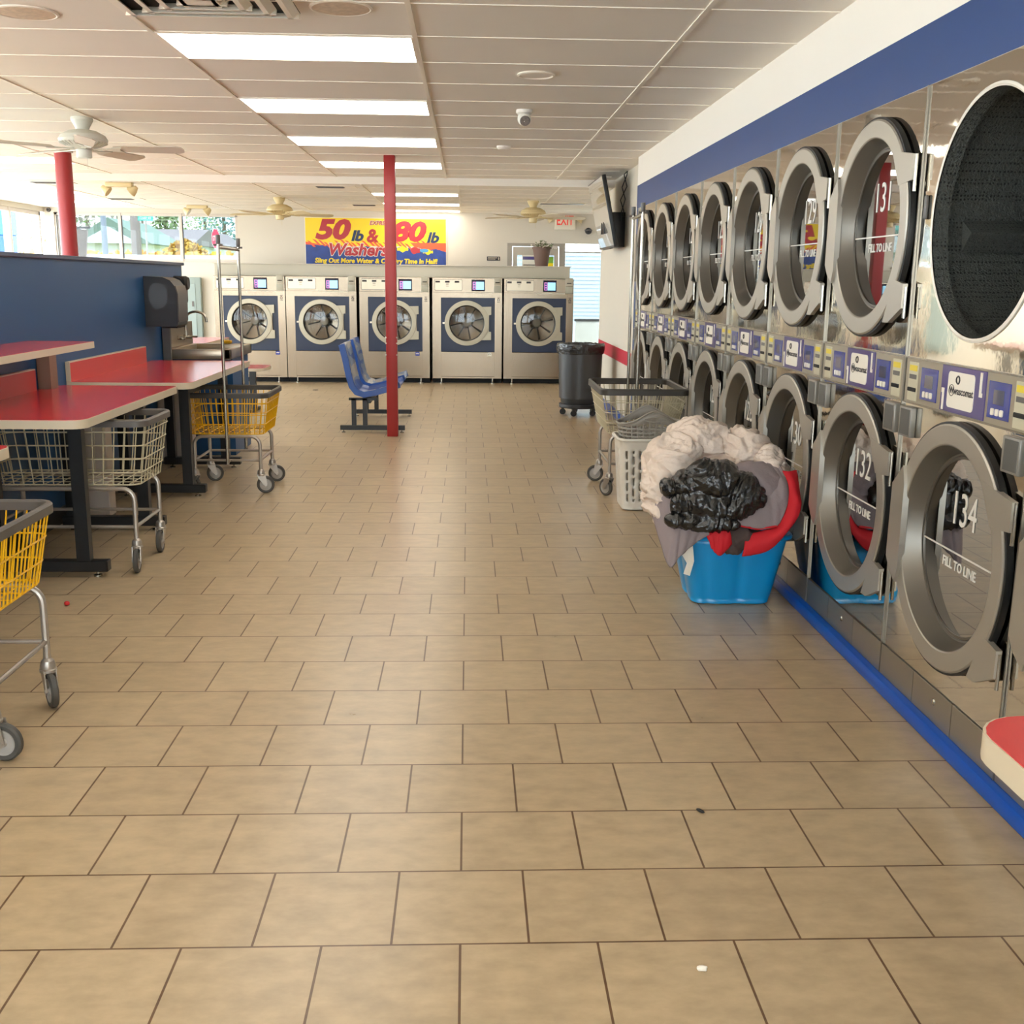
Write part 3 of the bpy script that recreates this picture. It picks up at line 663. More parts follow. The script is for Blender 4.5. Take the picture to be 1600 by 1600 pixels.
# ------------------------------------------------------------------ laundry carts
def rrect(hx, hy, r, n=4): return rounded(-hx, hx, -hy, hy, r, n)
def perim(loop, step):
    out = []; N = len(loop)
    seg = [(Vector(loop[i]), Vector(loop[(i+1) % N])) for i in range(N)]; tot = sum((b-a).length for a, b in seg); n = max(8, int(round(tot/step)))
    for k in range(n):
        d = tot*k/n
        for a, b in seg:
            L = (b-a).length
            if d <= L: out.append((k/n, a.lerp(b, d/L if L else 0))); break
            d -= L
    return out
def make_cart(label, loc, rz, rim, zr, base, zb, leg, wire, bumper, levels, step, poles=None, group='laundry carts', frame_w=None, wheel_turn=(0, 0, 0, 0), bump_h=.036, ps=None):
    t = thing('laundry_cart', label, 'laundry cart', loc, rz, group)
    hx, hy = rim[0]/2, rim[1]/2; bx, by = base[0]/2, base[1]/2
    top = rrect(hx, hy, .06); bot = rrect(bx, by, .05)
    w_ = MB(); N = len(top); pt_ = perim([Vector(p) for p in top], step)
    def at_h(k, pos, f):   # shrink towards the base as z falls
        return Vector((pos.x*(1-(1-bx/hx)*(1-f)), pos.y*(1-(1-by/hy)*(1-f))))
    for k, p in pt_:
        q = at_h(k, p, 0); w_.tube([(p.x, p.y, zr), (q.x, q.y, zb), (q.x*.95, q.y*.95, zb-.004)], .0029, 5)
    for f in levels:
        lp = [Vector(p) for p in top]; w_.tube([(at_h(0, p, f).x*1.008, at_h(0, p, f).y*1.008, zb+(zr-zb)*f) for p in lp], .0034, 5, True)
    w_.tube([(p[0]*bx/hx*.99, p[1]*by/hy*.99, zb) for p in top], .0045, 5, True)
    n = max(3, int(2*by/.075))
    for i in range(1, n): y = -by+2*by*i/n; w_.tube([(-bx*.985, y, zb), (bx*.985, y, zb)], .0024, 4)
    n = max(3, int(2*bx/.06))
    for i in range(1, n): x = -bx+2*bx*i/n; w_.tube([(x, -by*.985, zb-.004), (x, by*.985, zb-.004)], .0028, 4)
    w_.build('basket', wire, t)
    # rubber bumper round the rim
    bm = MB(); A = rrect(hx+.012, hy+.012, .07, 6); B = rrect(hx-.010, hy-.010, .055, 6); rings = []
    prof = [(1, -.5), (1.0, .3), (.75, .5), (.25, .5), (0, .3), (0, -.5)]
    for a, b in zip(A, B): rings.append([bm.bm.verts.new((b[0]+(a[0]-b[0])*u, b[1]+(a[1]-b[1])*u, zr+v*bump_h)) for u, v in prof])
    for i in range(len(rings)):
        R, S = rings[i], rings[(i+1) % len(rings)]
        for j in range(6): f_ = bm.bm.faces.new((R[j], S[j], S[(j+1) % 6], R[(j+1) % 6])); f_.smooth = True
    bm.build('bumper', bumper, t)
    lx, ly = leg[0]/2, leg[1]/2; zt = zb-.02; R_ = .06
    for sy in (-1, 1):
        pts = [(-lx, sy*ly, .15), (-lx, sy*ly, zt-R_)]
        pts += [(-lx+R_*(1-math.cos(a)), sy*ly, zt-R_+R_*math.sin(a)) for a in [PI/12*i for i in range(1, 7)]]
        pts += [(lx-R_+R_*math.sin(a), sy*ly, zt-R_+R_*math.cos(a)) for a in [PI/12*i for i in range(0, 6)]]
        pts += [(lx, sy*ly, zt-R_), (lx, sy*ly, .15)]
        MB().tube(pts, .0125, 10).build('leg_frame', M_leg, t)
    c = MB(); zc = .235
    for sy in (-1, 1): c.tube([(-lx, sy*ly, zc), (lx, sy*ly, zc)], .009, 8)
    for sx in (-1, 1): c.tube([(sx*lx, -ly, zc), (sx*lx, ly, zc)], .009, 8)
    c.build('crossbar', M_leg, t)
    k = 0
    for sx in (-1, 1):
        for sy in (-1, 1):
            a = wheel_turn[k]; k += 1
            M_ = Matrix.Translation((sx*lx, sy*ly, 0)) @ Matrix.Rotation(a, 4, 'Z')
            q = MB(); b = MB()
            b.lathe([(.012, .175), (.022, .165), (.026, .15), (.026, .138), (.03, .134), (.03, .125), (0, .125)], (0, 0, 0), 'z', 16)
            for s in (-1, 1): b.prism([(-.028, .135), (.03, .135), (.045, .06), (.03, .045), (.018, .06), (-.02, .11)], s*.02-.002, s*.02+.002, 'y')
            b.lathe([(.008, -.024), (.008, .024)], (.03, 0, .062), 'y', 10)
            bmesh.ops.transform(b.bm, matrix=M_, verts=b.bm.verts); cs = b.build('caster', M_leg, t)
            b = MB(); b.lathe([(.042, -.011), (.056, -.013), (.062, -.007), (.062, .007), (.056, .013), (.042, .011)], (.03, 0, .062), 'y', 32)
            bmesh.ops.transform(b.bm, matrix=M_, verts=b.bm.verts); b.build('tire', M_tire, cs)
            b = MB(); b.lathe([(0, -.012), (.012, -.012), (.016, -.008), (.038, -.008), (.043, -.012), (.043, .012), (.038, .008), (.016, .008), (.012, .012), (0, .012)], (.03, 0, .062), 'y', 28)
            bmesh.ops.transform(b.bm, matrix=M_, verts=b.bm.verts); b.build('hub', M_hub, cs)
    if poles:
        ztop, px = poles; b = MB()
        for sy in (-1, 1):
            y = sy*(hy-.02) if ps is None else sy*ps-sy*.035
            yy = y+sy*.035
            pp = MB().tube([(px, yy, .222), (px, yy, ztop)], .011, 10).tube([(px, sy*ly, .235), (px, yy, .235)], .008, 8).build('pole', M_chrome, t)
            MB().lathe([(.013, -.03), (.016, -.02), (.016, .03), (.0, .032)], (px, y+sy*.035, ztop), 'z', 12).tube([(px-.03, y+sy*.035, ztop-.035), (px+.03, y+sy*.035, ztop-.035)], .007, 8).build('pole_knob', M_greypl, pp)
        MB().tube([(px, -(hy+.015) if ps is None else -ps, ztop-.05), (px, hy+.015 if ps is None else ps, ztop-.05)], .012, 10).build('hanging_bar', M_chrome, t)
    return t
make_cart('yellow wire cart with two tall hanging poles beside the sink', (-1.70, 7.92, 0), 0, (.60, .62), .70, (.52, .50), .425, (.46, .46), M_yel, M_bumpd, (.25, .55, .8), .040, (1.75, .02), wheel_turn=(2.9, .3, .15, .2))
make_cart('long cream wire cart under the shelved red table', (-2.085, 5.78, 0), 0, (.90, .50), .775, (.80, .44), .455, (.74, .44), M_cream, M_bump, (.2, .42, .64, .86), .056, None, wheel_turn=(-1.2, 1.4, -1.45, -1.5))
make_cart('yellow wire cart cut by the left edge, nearest the camera', (-1.76, 3.50, 0), 0, (.62, .60), .715, (.54, .50), .455, (.54, .46), M_yel, M_bump, (.30, .62), .036, None, wheel_turn=(.2, .3, -.15, -1.0))
make_cart('cream wire cart with two tall hanging poles beside the farthest dryers', (1.225, 7.90, 0), 0, (.60, .86), .755, (.48, .72), .46, (.44, .60), M_cream, M_bumpd, (.25, .5, .75), .04, (2.0, -.03), wheel_turn=(2.2, 2.9, .3, .2), bump_h=.045, ps=.22)

# ------------------------------------------------------------------ baskets on the right
def shell_wall(name, loops, hole, m, parent, thick=.003):
    """loops: list of rings (same count) from bottom to top; faces (i,j) with hole(i,j) True are left out"""
    b = bmesh.new(); R = [[b.verts.new(p) for p in lp] for lp in loops]; n = len(loops[0])
    for i in range(len(R)-1):
        for j in range(n):
            if not hole(i, j):
                f = b.faces.new((R[i][j], R[i][(j+1) % n], R[i+1][(j+1) % n], R[i+1][j])); f.smooth = True
    f = b.faces.new(R[0]); me = bpy.data.meshes.new(name); b.to_mesh(me); b.free()
    o = link(name, me, m, parent); s = o.modifiers.new('s', 'SOLIDIFY'); s.thickness = thick; return o
def resample(loop, n):
    lp = [Vector((p[0], p[1])) for p in loop]; L = [0]
    for i in range(len(lp)): L.append(L[-1]+(lp[(i+1) % len(lp)]-lp[i]).length)
    out = []
    for k in range(n):
        d = L[-1]*k/n; i = max(j for j in range(len(lp)) if L[j] <= d+1e-9); q = (d-L[i])/max(1e-9, L[i+1]-L[i]); out.append(lp[i].lerp(lp[(i+1) % len(lp)], q))
    return out
hm = thing('laundry_hamper', 'tall white slotted plastic hamper standing by the laundry pile', 'hamper', (1.22, 7.26, 0))
base = resample(rounded(-.215, .215, -.19, .19, .06, 8), 96); NZ = 26
loops = [[(p.x*(.86+.14*i/NZ), p.y*(.86+.14*i/NZ), .008+.47*i/NZ) for p in base] for i in range(NZ+1)]
def hh(i, j):
    if i < 3 or i > 21: return False
    c = j % 3; off = 0 if (j//3) % 2 == 0 else 2
    return c == 1 and (i+off) % 4 != 0 and (j % 24) not in (0, 1, 2, 3, 21, 22, 23)
shell_wall('body', loops, hh, M_white, hm)
MB().tube([(p.x*1.01, p.y*1.01, .478) for p in resample(rounded(-.22, .22, -.195, .195, .065, 8), 48)], .011, 8, True).build('rim', M_white, hm)
gb = thing('laundry_basket', 'grey perforated plastic laundry basket resting on top of the white hamper', 'laundry basket', (1.235, 7.28, .405))
base = resample([(.225*math.copysign(abs(math.cos(a))**.75, math.cos(a)), .165*math.copysign(abs(math.sin(a))**.75, math.sin(a))) for a in [2*PI*i/120 for i in range(120)]], 128); NZ = 14
def gz(i, p):
    top = .165+.095*math.exp(-(p.x/.12)**2); return .145*i/11 if i <= 11 else .145+(top-.145)*(i-11)/(NZ-11)
loops = [[(p.x*(.90+.11*i/NZ), p.y*(.90+.11*i/NZ), gz(i, p)) for p in base] for i in range(NZ+1)]
shell_wall('body', loops, lambda i, j: 1 <= i <= 11 and i % 2 == 1 and j % 4 in (1, 2, 3), mat('basket_grey', (160, 156, 148), .45), gb)
MB().tube([(p.x*1.015, p.y*1.015, gz(NZ, p)) for p in base], .007, 6, True).build('rim', mat('basket_grey', (138, 134, 126)), gb)
MB().tube([(.075*math.cos(a), -.166-.004, .205+.014*math.sin(a)) for a in [i*PI/12 for i in range(24)]], .0025, 5, True).build('handle_mark', mat('basket_grey2', (170, 166, 156), .4), gb)

# ------------------------------------------------------------------ tote and the laundry heaped on it
tt = thing('storage_tote', 'bright blue plastic tote on the floor, heaped with laundry', 'storage tote', (1.26, 5.12, 0))
base = resample(rounded(-.255, .255, -.25, .25, .09, 8), 96); NZ = 10
def tq(i, k, p):
    f = i/NZ; s = .74+.26*f**.9; g_ = 1-.055*(math.exp(-((k % 24)-7)**2/2.5)+math.exp(-((k % 24)-17)**2/2.5)) ; return (p.x*s*g_, p.y*s*g_, .006+.33*f)
loops = [[tq(i, k, p) for k, p in enumerate(base)] for i in range(NZ+1)]
shell_wall('body', loops, lambda i, j: False, mat('tote_blue', (6, 146, 212), .28, spec=.6), tt, .004)
MB().tube([(p.x*1.02, p.y*1.02, .338) for p in base], .012, 8, True).build('rim', mat('tote_blue', (6, 130, 190)), tt)
lb = MB().prism([(-.262, .30), (-.225, .325), (-.215, .24), (-.232, .17), (-.262, .18), (-.248, .23), (-.272, .27)], -.285, -.282, 'y').build('torn_label', M_labelw, tt)
def blob(name, label, cat, parts, vox, amp, scale, m, group=None, ridged=True, ani=(1, 1, 1), seed=0, parent=None, fine=.35):
    b = bmesh.new()
    for (x, y, z, rx, ry, rz) in parts:
        q = bmesh.new(); bmesh.ops.create_icosphere(q, subdivisions=4, radius=1)
        for v in q.verts: v.co = Vector((x+v.co.x*rx, y+v.co.y*ry, z+v.co.z*rz))
        me = bpy.data.meshes.new('q'); q.to_mesh(me); q.free(); b.from_mesh(me); bpy.data.meshes.remove(me)
    me = bpy.data.meshes.new(name); b.to_mesh(me); b.free()
    o = bpy.data.objects.new(name, me); COL.objects.link(o)
    md = o.modifiers.new('r', 'REMESH'); md.mode = 'VOXEL'; md.voxel_size = vox
    ms = o.modifiers.new('s', 'SMOOTH'); ms.iterations = 6; ms.factor = .6
    dg = bpy.context.evaluated_depsgraph_get(); nm = bpy.data.meshes.new_from_object(o.evaluated_get(dg)); o.modifiers.clear(); o.data = nm
    off = Vector((seed*3.1, seed*1.7, seed*.9))
    nr = [v.normal.copy() for v in nm.vertices]
    for v, n_ in zip(nm.vertices, nr):
        c = Vector((v.co.x*ani[0], v.co.y*ani[1], v.co.z*ani[2]))*scale+off
        c += noise.noise_vector(c*.7)*.9
        h = (1-2*abs(noise.noise(c)))*1.0 + fine*(1-2*abs(noise.noise(c*2.3+Vector((5, 1, 2))))) + fine*.55*(1-2*abs(noise.noise(c*5.2+Vector((2, 7, 1))))) + .5*noise.noise(c*.5)
        v.co += n_*(amp*(h-.6))
    for f in nm.polygons: f.use_smooth = True
    nm.materials.clear(); nm.materials.append(m)
    if parent is not None: o.parent = parent
    elif label: tag(o, label, cat, group)
    return o
G = 'laundry heaped on the blue tote'
M_beige = mat('cloth_beige', (222, 206, 192), .8, bump=.5, bscale=26)
M_comf = mat('cloth_mauve_grey', (140, 128, 130), .85, bump=.15, bscale=60)
M_redc = mat('cloth_red', (196, 20, 34), .75)
M_bag = mat('bag_black', (20, 20, 20), .2, spec=.7, bump=.7, bscale=22)
M_brown = mat('cloth_brown', (78, 64, 60), .9)
def loft(name, A, B, m, parent, K=28, S=96, out=.05, amp=.012, th=.010, seed=0, fs=26):
    """hanging cloth between an upper and a lower curve, pushed outwards and folded"""
    def smp(C, n):
        P = [Vector(c) for c in C]; o = []
        for k in range(n):
            f = k/(n-1)*(len(P)-1); i = min(int(f), len(P)-2); q = f-i
            p0, p1, p2, p3 = P[max(0, i-1)], P[i], P[i+1], P[min(len(P)-1, i+2)]
            o.append(.5*((2*p1)+(p2-p0)*q+(2*p0-5*p1+4*p2-p3)*q*q+(3*p1-p0-3*p2+p3)*q**3))
        return o
    a, b = smp(A, S), smp(B, S); bm = bmesh.new(); R_ = []
    for i in range(K+1):
        t = i/K; row = []
        for k in range(S):
            p = a[k].lerp(b[k], t); w_ = math.sin(PI*min(1, t*1.0))
            n_ = noise.noise(Vector((k/S*fs*.35+seed, t*1.3, seed))) + .5*noise.noise(Vector((k/S*fs, t*2.6, seed+4)))
            p = p+Vector((0, -out*w_-amp*n_*(.35+.65*t), .25*amp*n_)); row.append(bm.verts.new(p))
        R_.append(row)
    for i in range(K):
        for k in range(S-1): f = bm.faces.new((R_[i][k], R_[i][k+1], R_[i+1][k+1], R_[i+1][k])); f.smooth = True
    me = bpy.data.meshes.new(name); bm.to_mesh(me); bm.free(); o = link(name, me, m, parent)
    md = o.modifiers.new('s', 'SOLIDIFY'); md.thickness = th; md.offset = 0; return o
blob('bed_sheet', 'crumpled beige sheet piled at the top and left of the laundry heap', 'sheet', [(.985, 5.10, .655, .13, .15, .13), (1.13, 5.24, .735, .15, .17, .11), (1.33, 5.20, .71, .13, .15, .09), (1.43, 5.10, .64, .08, .13, .10), (.905, 5.03, .54, .07, .11, .14), (1.2, 5.2, .58, .24, .22, .13), (.90, 4.98, .46, .04, .07, .07)], .0065, .026, 8, M_beige, G, seed=1, fine=.5, ani=(1, 1, 1.5))
cf = blob('comforter', 'mauve grey comforter draped over the front of the blue tote', 'comforter', [(1.24, 5.06, .50, .25, .25, .14), (1.33, 4.98, .56, .16, .13, .12), (1.08, 4.97, .48, .13, .12, .11)], .011, .014, 6, M_comf, G, seed=2, fine=.3)
HEM = [(.863, 4.95, .44), (.890, 4.87, .33), (.925, 4.80, .222), (.966, 4.79, .272), (1.029, 4.79, .330), (1.10, 4.79, .378), (1.148, 4.79, .42), (1.215, 4.79, .425), (1.32, 4.79, .405), (1.41, 4.80, .414), (1.46, 4.83, .50), (1.485, 4.92, .60)]
TOP = [(.90, 5.0, .585), (.93, 4.95, .60), (.97, 4.92, .62), (1.02, 4.91, .62), (1.08, 4.91, .62), (1.135, 4.91, .62), (1.18, 4.92, .62), (1.24, 4.93, .63), (1.31, 4.94, .65), (1.38, 4.97, .67), (1.43, 5.0, .68), (1.45, 5.03, .68)]
loft('draped_front', TOP, HEM, M_comf, cf, out=.035, amp=.020, seed=3)
MB().tube([(x, y-.004, z) for x, y, z in HEM[5:10]], .006, 6).build('red_piping', M_redc, cf)
ln = blob('lining', 'red quilted lining folded out along the right side of the heap', 'blanket', [(1.455, 4.96, .50, .045, .11, .13), (1.44, 4.90, .40, .05, .07, .07)], .010, .006, 8, M_redc, G, seed=3)
loft('hanging_edge', [(1.43, 4.83, .665), (1.46, 4.82, .60), (1.462, 4.82, .50), (1.42, 4.81, .415), (1.35, 4.81, .39), (1.27, 4.81, .37)], [(1.50, 4.86, .665), (1.515, 4.83, .56), (1.51, 4.80, .475), (1.45, 4.78, .39), (1.37, 4.78, .305), (1.255, 4.79, .275)], M_redc, ln, K=12, S=40, out=.015, amp=.008, seed=7)
loft('folded_corner', [(1.085, 4.80, .375), (1.12, 4.795, .40), (1.15, 4.79, .42), (1.19, 4.79, .40)], [(1.115, 4.79, .315), (1.13, 4.785, .295), (1.155, 4.78, .283), (1.205, 4.79, .335)], M_redc, ln, K=10, S=24, out=.010, amp=.006, seed=8)
blob('dark_clothes', 'dark brown clothes tucked under the red lining at the rim of the tote', 'clothes', [(1.245, 4.835, .36, .085, .045, .05), (1.31, 4.84, .35, .06, .045, .04), (1.22, 4.83, .305, .06, .035, .025), (1.18, 4.83, .38, .05, .04, .04)], .007, .012, 14, M_brown, G, seed=4)
blob('trash_bag', 'shiny black plastic bag lying on the front of the laundry heap', 'plastic bag', [(1.12, 4.86, .61, .13, .10, .10), (1.02, 4.87, .59, .10, .09, .06), (1.05, 4.84, .52, .12, .08, .08), (1.23, 4.87, .55, .12, .10, .10), (1.12, 4.83, .50, .19, .075, .075), (1.06, 4.80, .44, .15, .045, .04), (1.31, 4.87, .53, .045, .07, .05), (.925, 4.86, .58, .035, .05, .04), (1.13, 4.79, .425, .10, .035, .03)], .006, .014, 8.5, M_bag, G, seed=9, fine=.8, ani=(1.2, 1, .75))

# clothes inside the drums
def drum_cloth(i, zc, label, m, parts, seed):
    yc = dry[i].location.y+YO
    blob('clothes', label, 'clothes', [(XD+.08+a, yc+b, zc+c, d, e, f) for a, b, c, d, e, f in parts], .02, .03, 9, m, None, seed=seed)
M_or = mat('cloth_orange', (206, 84, 44), .85); M_navyc = mat('cloth_bluewhite', (70, 130, 170), .85, var=.7, vscale=9); M_yc = mat('cloth_yellow', (220, 170, 60), .85)
M_bw = mat('cloth_blackwhite', (120, 116, 116), .9, var=1.2, vscale=7); M_mar = mat('cloth_maroon', (96, 44, 48), .9)
drum_cloth(2, ZU, 'orange garment tumbling against the glass of door 131', M_or, [(.1, .16, .12, .06, .06, .12), (.12, .2, .02, .06, .05, .1)], 11)
drum_cloth(2, ZU, 'black and white clothes tumbling behind door 131', M_bw, [(.14, .12, -.12, .08, .07, .16), (.2, .16, -.22, .1, .1, .08)], 12)
drum_cloth(2, ZL, 'dark maroon laundry resting behind door 132', M_mar, [(.3, 0, -.22, .2, .24, .12), (.3, .05, -.12, .14, .15, .08)], 13)
drum_cloth(5, ZL, 'yellow cloth behind door 126', M_yc, [(.08, .12, .08, .05, .07, .07)], 14)
drum_cloth(5, ZL, 'blue clothes bundled behind door 126 below the yellow cloth', M_navyc, [(.1, .15, -.1, .06, .09, .13), (.16, .05, -.2, .1, .14, .08)], 15)
drum_cloth(6, ZL, 'orange and pale clothes behind door 124', M_or, [(.08, .02, .1, .05, .09, .09), (.1, .1, -.04, .06, .09, .1)], 16)

# ------------------------------------------------------------------ waiting seats
bn = thing('seat_bench', 'pair of worn blue moulded seats on a black frame beside the square column', 'bench', (-1.0, 11.5, 0))
def seat_mat():
    m = bpy.data.materials.new('seat_blue'); m.use_nodes = True; nt = m.node_tree; N = nt.nodes; L = nt.links; b = N['Principled BSDF']; b.inputs['Roughness'].default_value = .3
    tc = N.new('ShaderNodeTexCoord'); n = N.new('ShaderNodeTexNoise'); n.inputs['Scale'].default_value = 3.4; n.inputs['Detail'].default_value = 3; L.new(tc.outputs['Object'], n.inputs[0])
    cr = N.new('ShaderNodeValToRGB'); cr.color_ramp.interpolation = 'CONSTANT'; e = cr.color_ramp.elements
    e[0].color = (*lin((34, 70, 140)), 1); e[1].position = .5; e[1].color = (*lin((108, 124, 150)), 1); x = e.new(.57); x.color = (*lin((158, 156, 152)), 1); x = e.new(.66); x.color = (*lin((40, 74, 140)), 1)
    L.new(n.outputs[0], cr.inputs[0]); L.new(cr.outputs[0], b.inputs['Base Color']); return m
M_seat = seat_mat(); M_seatb = mat('seat_edge_blue', (34, 76, 150), .3)
pr = [(-.27, .865), (-.235, .72), (-.205, .56), (-.175, .45), (-.12, .38), (-.03, .352), (.08, .372), (.20, .405), (.29, .44), (.335, .455)]
def seat(yc, w=.56):
    b = MB(); K = 12; rows = []
    for i, (x, z) in enumerate(pr):
        p0 = Vector(pr[max(0, i-1)]); p1 = Vector(pr[min(len(pr)-1, i+1)]); t = (p1-p0).normalized(); nn = Vector((-t.y, t.x)); nn = nn if (nn.x > 0 or nn.y > 0) else -nn
        row = []
        for k in range(K+1):
            u = -1+2*k/K; lift = .045*max(0, (abs(u)-.72)/.28)**1.5+.012
            row.append(b.bm.verts.new((x+nn.x*lift, yc+u*w/2, z+nn.y*lift)))
        rows.append(row)
    for A, B in zip(rows, rows[1:]):
        for k in range(K): f = b.bm.faces.new((A[k], A[k+1], B[k+1], B[k])); f.smooth = True
    o = b.build('seat', M_seat, bn); s = o.modifiers.new('s', 'SOLIDIFY'); s.thickness = .012; s.offset = 0
    for u in (-1, 1):
        e = MB(); yy = yc+u*(w/2)
        P = [(x, z) for x, z in pr]; Q = []
        for i, (x, z) in enumerate(pr):
            p0 = Vector(pr[max(0, i-1)]); p1 = Vector(pr[min(len(pr)-1, i+1)]); t = (p1-p0).normalized(); nn = Vector((-t.y, t.x)); nn = nn if (nn.x > 0 or nn.y > 0) else -nn
            Q.append((x+nn.x*.058, z+nn.y*.058))
        for i in range(len(P)-1): e.prism([P[i], P[i+1], Q[i+1], Q[i]], yy-.006, yy+.006, 'y')
        e.build('seat_side', M_seatb, o)
seat(-.40); seat(.42)
MB().box(-.03, .03, -.62, .66, .29, .345).build('beam', M_black, bn)
for y in (-.66, .70):
    l = MB().box(-.27, .37, y-.025, y+.025, .03, .075)
    l.box(-.155, -.11, y-.02, y+.02, .075, .345).box(-.045, 0, y-.02, y+.02, .075, .345).box(-.18, .1, y-.02, y+.02, .325, .35)
    lg = l.build('leg', M_black, bn)
    for x in (-.24, .34): MB().lathe([(0, 0), (.02, 0), (.02, .01), (.006, .014), (.006, .03)], (x, y, 0), 'z', 12).build('leveling_foot', M_chrome, lg)

# ------------------------------------------------------------------ trash can
tr = thing('trash_can', 'large dark grey round trash can on a wheeled dolly by the right wall', 'trash can', (1.275, 12.42, 0))
MB().lathe([(0, .13), (.20, .13), (.215, .16), (.225, .60), (.238, .61), (.245, .70), (.258, .72), (.268, .79), (.262, .80), (.25, .78), (.235, .2), (0, .19)], n=48).build('bin', mat('bin_grey', (54, 56, 58), .36), tr)
b = MB(); N_ = 64; rings = []
for r_, z_, am in ((.262, .70, .006), (.272, .75, .008), (.276, .79, .008), (.268, .812, .010), (.25, .80, .012), (.235, .72, .02), (.2, .6, .03)):
    rings.append([b.bm.verts.new(((r_+am*noise.noise(Vector((j*.9, z_*30, 1))))*math.cos(2*PI*j/N_), (r_+am*noise.noise(Vector((j*.9, z_*30, 1))))*math.sin(2*PI*j/N_), z_+am*noise.noise(Vector((j*.7, 3, z_*9))))) for j in range(N_)])
for A, B in zip(rings, rings[1:]):
    for j in range(N_): f = b.bm.faces.new((A[j], A[(j+1) % N_], B[(j+1) % N_], B[j])); f.smooth = True
b.build('liner', M_bag, tr)
dl = MB().lathe([(.12, .09), (.23, .09), (.235, .10), (.235, .135), (.2, .135)], n=40).tube([(.15*math.cos(a), .15*math.sin(a), .1) for a in (0, PI)], .02, 6).build('dolly', M_blackpl, tr)
for k in range(5):
    a = k*2*PI/5+.5; x, y = .19*math.cos(a), .19*math.sin(a)
    MB().lathe([(.0, -.012), (.034, -.012), (.036, 0), (.034, .012), (0, .012)], (x, y, .036), 'y', 18).box(x-.015, x+.015, y-.018, y+.018, .05, .095).build('caster', M_rub, tr)

# ------------------------------------------------------------------ television
V = lambda *p: Vector(p)
A, B_, C_, D_ = V(1.35, 11.48, 2.56), V(1.35, 12.74, 2.56), V(1.50, 12.74, 1.85), V(1.50, 11.48, 1.85)
tv = thing('television', 'wall-mounted flat television tilted downward high on the right wall', 'television', (0, 0, 0))
zdir = (A-D_).normalized(); xdir = V(0, 1, 0); ndir = zdir.cross(xdir).normalized()
if ndir.x > 0: ndir = -ndir
Mt = Matrix.Translation((A+C_)/2) @ Matrix(((xdir.x, zdir.x, ndir.x, 0), (xdir.y, zdir.y, ndir.y, 0), (xdir.z, zdir.z, ndir.z, 0), (0, 0, 0, 1)))
Wt, Ht = .63, .363
def tvp(mb, n, m, p=tv):
    bmesh.ops.transform(mb.bm, matrix=Mt, verts=mb.bm.verts); return mb.build(n, m, p)
body = tvp(MB().box(-Wt, Wt, -Ht, Ht, -.045, -.004, .006), 'body', M_black)
tvp(MB().box(-Wt, Wt, -Ht, Ht, -.004, -.001, .001, 1), 'bezel', mat('tv_bezel', (60, 58, 56), .3), body)
tvp(MB().box(-Wt+.012, Wt-.012, -Ht+.02, Ht-.012, -.001, .0005), 'screen', mat('tv_screen_sheen', (196, 190, 178), .09, coat=1, spec=.8), body)  # pale base colour imitates the room reflected in the screen
tvp(MB().prism([(-.30, -.24), (.05, -.20), (.42, -.24), (.42, -.16), (.05, -.115), (-.30, -.16)], .0006, .0012), 'reflection_band', mat('tv_dark', (60, 58, 58), .2), body) if False else None
tvp(MB().box(-.3, .3, -Ht-.012, -Ht, -.03, .004, .002, 1), 'sensor_bar', M_greypl, body)
MB().box(1.52, XR-.001, 11.85, 12.25, 1.86, 2.22, .006).box(1.44, 1.6, 11.95, 12.0, 2.0, 2.12).box(1.44, 1.6, 12.12, 12.17, 2.0, 2.12).build('wall_mount', M_black, tv)
cb = MB()
cb.tube([(1.60, 11.72, 2.12), (1.58, 11.6, 2.2), (1.61, 11.55, 2.33), (1.58, 11.6, 2.45), (1.62, 11.55, 2.57), (1.63, 11.6, 2.61)], .005, 6)
cb.tube([(1.60, 11.78, 2.12), (1.62, 11.7, 2.22), (1.58, 11.7, 2.33), (1.63, 11.6, 2.46), (1.60, 11.62, 2.58), (1.63, 11.6, 2.61)], .005, 6)
cb.build('cable', M_black, tv)

